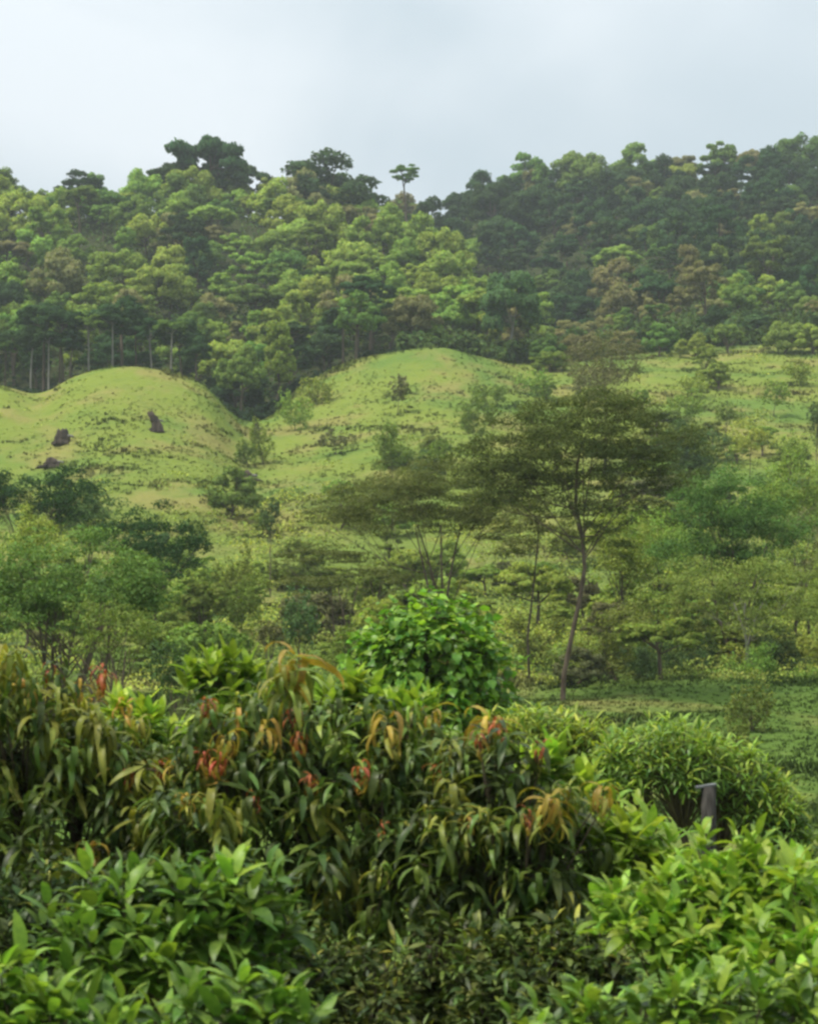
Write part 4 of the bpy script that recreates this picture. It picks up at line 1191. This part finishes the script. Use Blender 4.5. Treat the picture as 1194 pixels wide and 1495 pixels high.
# bright broad-leaved shrubs along the bottom
def broad_shrub(label, px, d, lobes_px, seed, tip='shrub_tip', body='shrub', size=(0.10, 0.17), spacing=0.14, tipshare=0.6):
    p = Plant('broad_leaved_shrub', label, 'shrub', px, d, 'bright broad leaved shrubs at the bottom', seed)
    lobes = [lobe(*l) for l in lobes_px]
    for pos, dr in surface_tips(lobes, spacing, p.rng, -0.35):
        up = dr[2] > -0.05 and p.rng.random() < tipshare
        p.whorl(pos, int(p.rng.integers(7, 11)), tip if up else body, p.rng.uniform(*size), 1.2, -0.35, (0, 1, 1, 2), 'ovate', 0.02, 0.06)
    for c, r in lobes:
        for k in range(int(30 * r[0] * r[2] / 0.1)):
            pos = c + unit(p.rng.normal(0, 1, 3)) * r * p.rng.uniform(0.1, 0.75)
            p.whorl(pos, 7, body, size[1], 0.8, -0.4, (0, 1), 'ovate', 0.02, 0.06)
    finish(p, lobes, 'bark', 0.03)
broad_shrub('bright green broad leaved shrub at bottom left, lit leaf tips', 240, 8.6,
            [(150, 1350, 8.6, 95, 65), (260, 1340, 8.6, 90, 70), (345, 1330, 8.6, 80, 60), (210, 1410, 8.5, 120, 60), (390, 1400, 8.6, 45, 40)], 331, tipshare=0.5)
broad_shrub('bright green shrub in the bottom left corner', 40, 7.6, [(20, 1470, 7.6, 75, 55), (90, 1500, 7.5, 70, 50)], 332)
broad_shrub('bright green shrub on the bottom edge left of centre', 350, 7.4, [(340, 1490, 7.4, 80, 50), (410, 1500, 7.4, 55, 45), (170, 1515, 7.4, 80, 40)], 333, size=(0.1, 0.16))
broad_shrub('light green shrub below the wooden post on the right', 905, 11.2, [(900, 1240, 11.2, 55, 55), (950, 1270, 11.1, 50, 50), (880, 1310, 11.2, 40, 50)], 334, 'lime', 'shrub_tip', (0.12, 0.18))
broad_shrub('broad sunlit light green shrub filling the lower right', 1040, 9.6,
            [(960, 1350, 9.6, 90, 60), (1060, 1290, 9.7, 80, 60), (1060, 1370, 9.5, 110, 60), (1150, 1340, 9.6, 80, 70), (1010, 1420, 9.5, 90, 50)], 335, 'lime', 'shrub_tip', (0.10, 0.16), 0.125, 0.8)
broad_shrub('yellow tinged shrub at the right edge above the bottom corner', 1160, 9.0, [(1160, 1300, 9.2, 45, 35), (1190, 1400, 9.0, 50, 60), (1130, 1400, 9.0, 50, 40)], 336, 'dome_tip', 'shrub_tip', (0.1, 0.16))
broad_shrub('bright green shrub along the bottom right edge', 1010, 7.8, [(900, 1500, 7.8, 80, 40), (1000, 1490, 7.8, 70, 45), (1100, 1475, 7.8, 80, 45), (1180, 1470, 7.8, 60, 55), (800, 1510, 7.8, 60, 35)], 337, size=(0.1, 0.15))

# two domed mango trees at the right, farther off
def dome(label, px, d, lobes_px, seed, spacing=0.105, lower=0.0):
    p = Plant('mango_tree', label, 'tree', px, d, 'domed mango trees on the right', seed)
    lobes = [lobe(*l) for l in lobes_px]
    for pos, dr in surface_tips(lobes, spacing, p.rng, lower):
        u = p.rng.random()
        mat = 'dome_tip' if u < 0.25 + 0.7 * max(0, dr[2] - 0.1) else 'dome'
        p.whorl(pos, int(p.rng.integers(8, 12)), mat, p.rng.uniform(0.12, 0.18), 0.9, -0.7, (0, 1, 2), 'lancelo')
    for c, r in lobes:
        for k in range(int(20 * r[0] * r[2] / 0.1)):
            q_ = unit(p.rng.normal(0, 1, 3)); q_[2] = abs(q_[2]) * 0.9
            q_[1] = abs(q_[1])
            p.whorl(c + q_ * r * p.rng.uniform(0.4, 0.85), 7, 'mango', 0.2, 0.2, -0.9, (1, 2), 'lancelo')
    finish(p, lobes, 'bark', 0.09)
dome('rounded mango tree with pale tips behind the lime rosette', 810, 21.0, [(800, 1110, 21, 80, 72), (740, 1110, 21.2, 55, 65), (860, 1120, 21, 60, 62), (800, 1180, 20.8, 90, 60)], 341, lower=-0.4)
dome('largest domed mango tree at right with a dark hollow under its crown', 1010, 20.0,
     [(970, 1140, 20, 100, 85), (1060, 1175, 20.2, 85, 90), (1125, 1225, 20, 55, 85), (915, 1150, 20.2, 55, 70), (1160, 1280, 20, 45, 70)], 342, lower=-0.12)

# vine covered clump in the middle
def vine_clump():
    p = Plant('vine_clump', 'rounded bright green clump of broad vine leaves in the centre', 'plant', 625, 27.0, None, 351)
    rng = p.rng
    lobes = [lobe(*l) for l in [(630, 965, 27, 88, 75), (570, 975, 27, 52, 55), (690, 985, 27, 40, 70), (620, 920, 27, 55, 38), (640, 1040, 26.8, 80, 60), (700, 1040, 27, 32, 50)]]
    for pos, dr in surface_tips(lobes, 0.115, rng, -0.7):
        pos = pos + dr * (0.16 * math.sin(9 * pos[0] + 4 * pos[2]) * math.sin(7 * pos[2]) + (rng.uniform(0, 0.3) if rng.random() < 0.08 else 0))
        n = int(rng.integers(3, 7))
        for k in range(n):
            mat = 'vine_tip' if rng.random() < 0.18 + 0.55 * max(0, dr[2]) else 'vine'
            az = math.atan2(dr[1], dr[0]) + rng.normal(0, 0.7)
            p.leaf('heart' + str(rng.integers(0, 2)), mat, pos + rng.normal(0, 0.06, 3), az, -0.55 + 0.6 * dr[2] + rng.normal(0, 0.35), rng.uniform(0.07, 0.18), rng.normal(0, 0.45))
        p.tips.append(pos)
    for c, r in lobes:
        for k in range(int(120 * r[0] * r[2] / 0.3)):
            pos = c + unit(rng.normal(0, 1, 3)) * r * rng.uniform(0.4, 0.8)
            p.leaf('heart0', 'vine', pos, rng.uniform(0, 6.28), rng.uniform(-1, 0.3), 0.2)
    for k in range(16):                                   # runners that reach out from the clump
        a_ = rng.uniform(-0.2, math.pi + 0.2); c = lobes[0][0]
        tip0 = c + np.array([math.cos(a_) * 0.95, -0.2, math.sin(a_) * 0.75])
        for j in range(7):
            q_ = tip0 + np.array([math.cos(a_), 0, math.sin(a_) * 0.6]) * j * 0.06
            p.leaf('heart0', 'vine_tip', q_, rng.uniform(0, 6.28), rng.normal(0, 0.4), 0.1)
    finish(p, lobes, 'bark', 0.06)
vine_clump()

def split_leaves():
    """Leaves nearest the eye in each small patch of the picture become parts (at most 300 a plant); the rest stay joined."""
    C, own, idx, ln = [], [], [], []
    for pi, p in enumerate(PLANTS):
        for li, (tm, mt, R_, t_) in enumerate(p.leaves):
            C.append(t_ + R_[:, 0] * 0.5); own.append(pi); idx.append(li); ln.append(np.linalg.norm(R_[:, 0]))
    C = np.array(C); own = np.array(own); idx = np.array(idx); ln = np.array(ln)
    px, py, dep = project(C)
    inside = (px > 4) & (px < 1190) & (py > 4) & (py < 1491)
    cell = (px // 16).astype(int) * 1000 + (py // 16).astype(int)
    order = np.argsort(dep)
    seen, win = {}, np.zeros(len(C), bool)
    for k in order:
        if inside[k] and seen.get(cell[k], 0) < 2:
            seen[cell[k]] = seen.get(cell[k], 0) + 1; win[k] = True
    score = np.where(win, ln / dep, -1)
    cache = {}
    for pi, p in enumerate(PLANTS):
        mine = np.where(own == pi)[0]
        best = mine[np.argsort(-score[mine])][:300]
        best = set(idx[b] for b in best if score[b] > 0)
        groups = {}
        for li, (tm, mt, R_, t_) in enumerate(p.leaves):
            if li in best:
                key = (tm, mt)
                if key not in cache:
                    V, q = LEAF[tm]
                    cache[key] = mesh_np('leaf', V, q, mats=[M[mt]], smooth=True)
                o = bpy.data.objects.new('leaf', cache[key])
                COL.objects.link(o)
                o.parent = p.root
                mtx = Matrix.Identity(4)
                for r in range(3):
                    for c in range(3):
                        mtx[r][c] = R_[r, c]
                    mtx[r][3] = t_[r] - p.base[r]
                o.matrix_basis = mtx
            else:
                groups.setdefault((tm, mt), []).append((R_, t_ - p.base))
        mats = sorted({k[1] for k in groups})
        Vs, Qs, Ms, off = [], [], [], 0
        for (tm, mt), lst in groups.items():
            V, q = LEAF[tm]
            R_ = np.array([l[0] for l in lst]); t_ = np.array([l[1] for l in lst])
            W = np.einsum('nij,kj->nki', R_, V) + t_[:, None, :]
            Vs.append(W.reshape(-1, 3))
            Qs.append((q[None] + (np.arange(len(lst)) * len(V))[:, None, None]).reshape(-1, 4) + off)
            Ms.append(np.full(len(lst) * len(q), mats.index(mt)))
            off += len(lst) * len(V)
        if Vs:
            o = obj('foliage', mesh_np('foliage', np.concatenate(Vs), np.concatenate(Qs), mats=[M[m] for m in mats], midx=np.concatenate(Ms), smooth=True), p.root)
            o['kind'] = 'stuff'
split_leaves()

# ------------------------------------------------------------------ wooden post with a pale board, and its wire
def wooden_post():
    d = 19.25
    base = ground_pt(1030, d, 0.1)
    top = at(1030, 1148, d)
    hgt = top[2] - base[2]
    root = empty('wooden_post', base, 'weathered grey wooden post with a flat board on top under the domed mango', 'post')
    n = 10
    ang = np.arange(n) / n * 2 * math.pi
    zz = np.linspace(0, hgt, 7)
    P = np.stack([0.004 * np.sin(zz * 3), 0 * zz, zz], 1)
    v, q = tubes([(P, np.linspace(0.078, 0.075, 7))], n)
    v = v + RNG.normal(0, 0.003, v.shape)
    v = np.concatenate([v, [[0, 0, hgt + 0.01]]])
    t3 = [(6 * n + i, 6 * n + (i + 1) % n, 7 * n) for i in range(n)]
    obj('post_shaft', mesh_np('post_shaft', v, q, t3, mats=[M['post']], smooth=True), root)
    bx = np.array([(x, y, z) for x in (-0.12, 0.08) for y in (-0.06, 0.06) for z in (0, 0.018)], float)
    bx[:4, 2] -= 0.03                                   # the board tips to the left
    bx[:, 2] += hgt + 0.012
    q = [(0, 1, 3, 2), (4, 6, 7, 5), (0, 4, 5, 1), (2, 3, 7, 6), (0, 2, 6, 4), (1, 5, 7, 3)]
    obj('board', mesh_np('board', bx, q, mats=[M['cap']]), root)
wooden_post()

# ------------------------------------------------------------------ air
def haze():
    x0, x1, y0, y1 = -1100, 1100, -60, 830
    z0 = float(GZ.min()) - 1.0; z1 = 150.0
    V = np.array([(x, y, z) for x in (x0, x1) for y in (y0, y1) for z in (z0, z1)], float)
    q = [(0, 1, 3, 2), (4, 6, 7, 5), (0, 4, 5, 1), (2, 3, 7, 6), (0, 2, 6, 4), (1, 5, 7, 3)]
    m, N, Lk = new_mat('haze_air')
    pv = N.new('ShaderNodeVolumePrincipled')
    pv.inputs['Color'].default_value = (0.86, 0.93, 1.0, 1)
    pv.inputs['Density'].default_value = 0.00021
    pv.inputs['Anisotropy'].default_value = 0.1
    out = N.new('ShaderNodeOutputMaterial'); Lk(pv.outputs['Volume'], out.inputs['Volume'])
    o = obj('haze', mesh_np('haze', V, q, mats=[m]))
    o['kind'] = 'stuff'
haze()
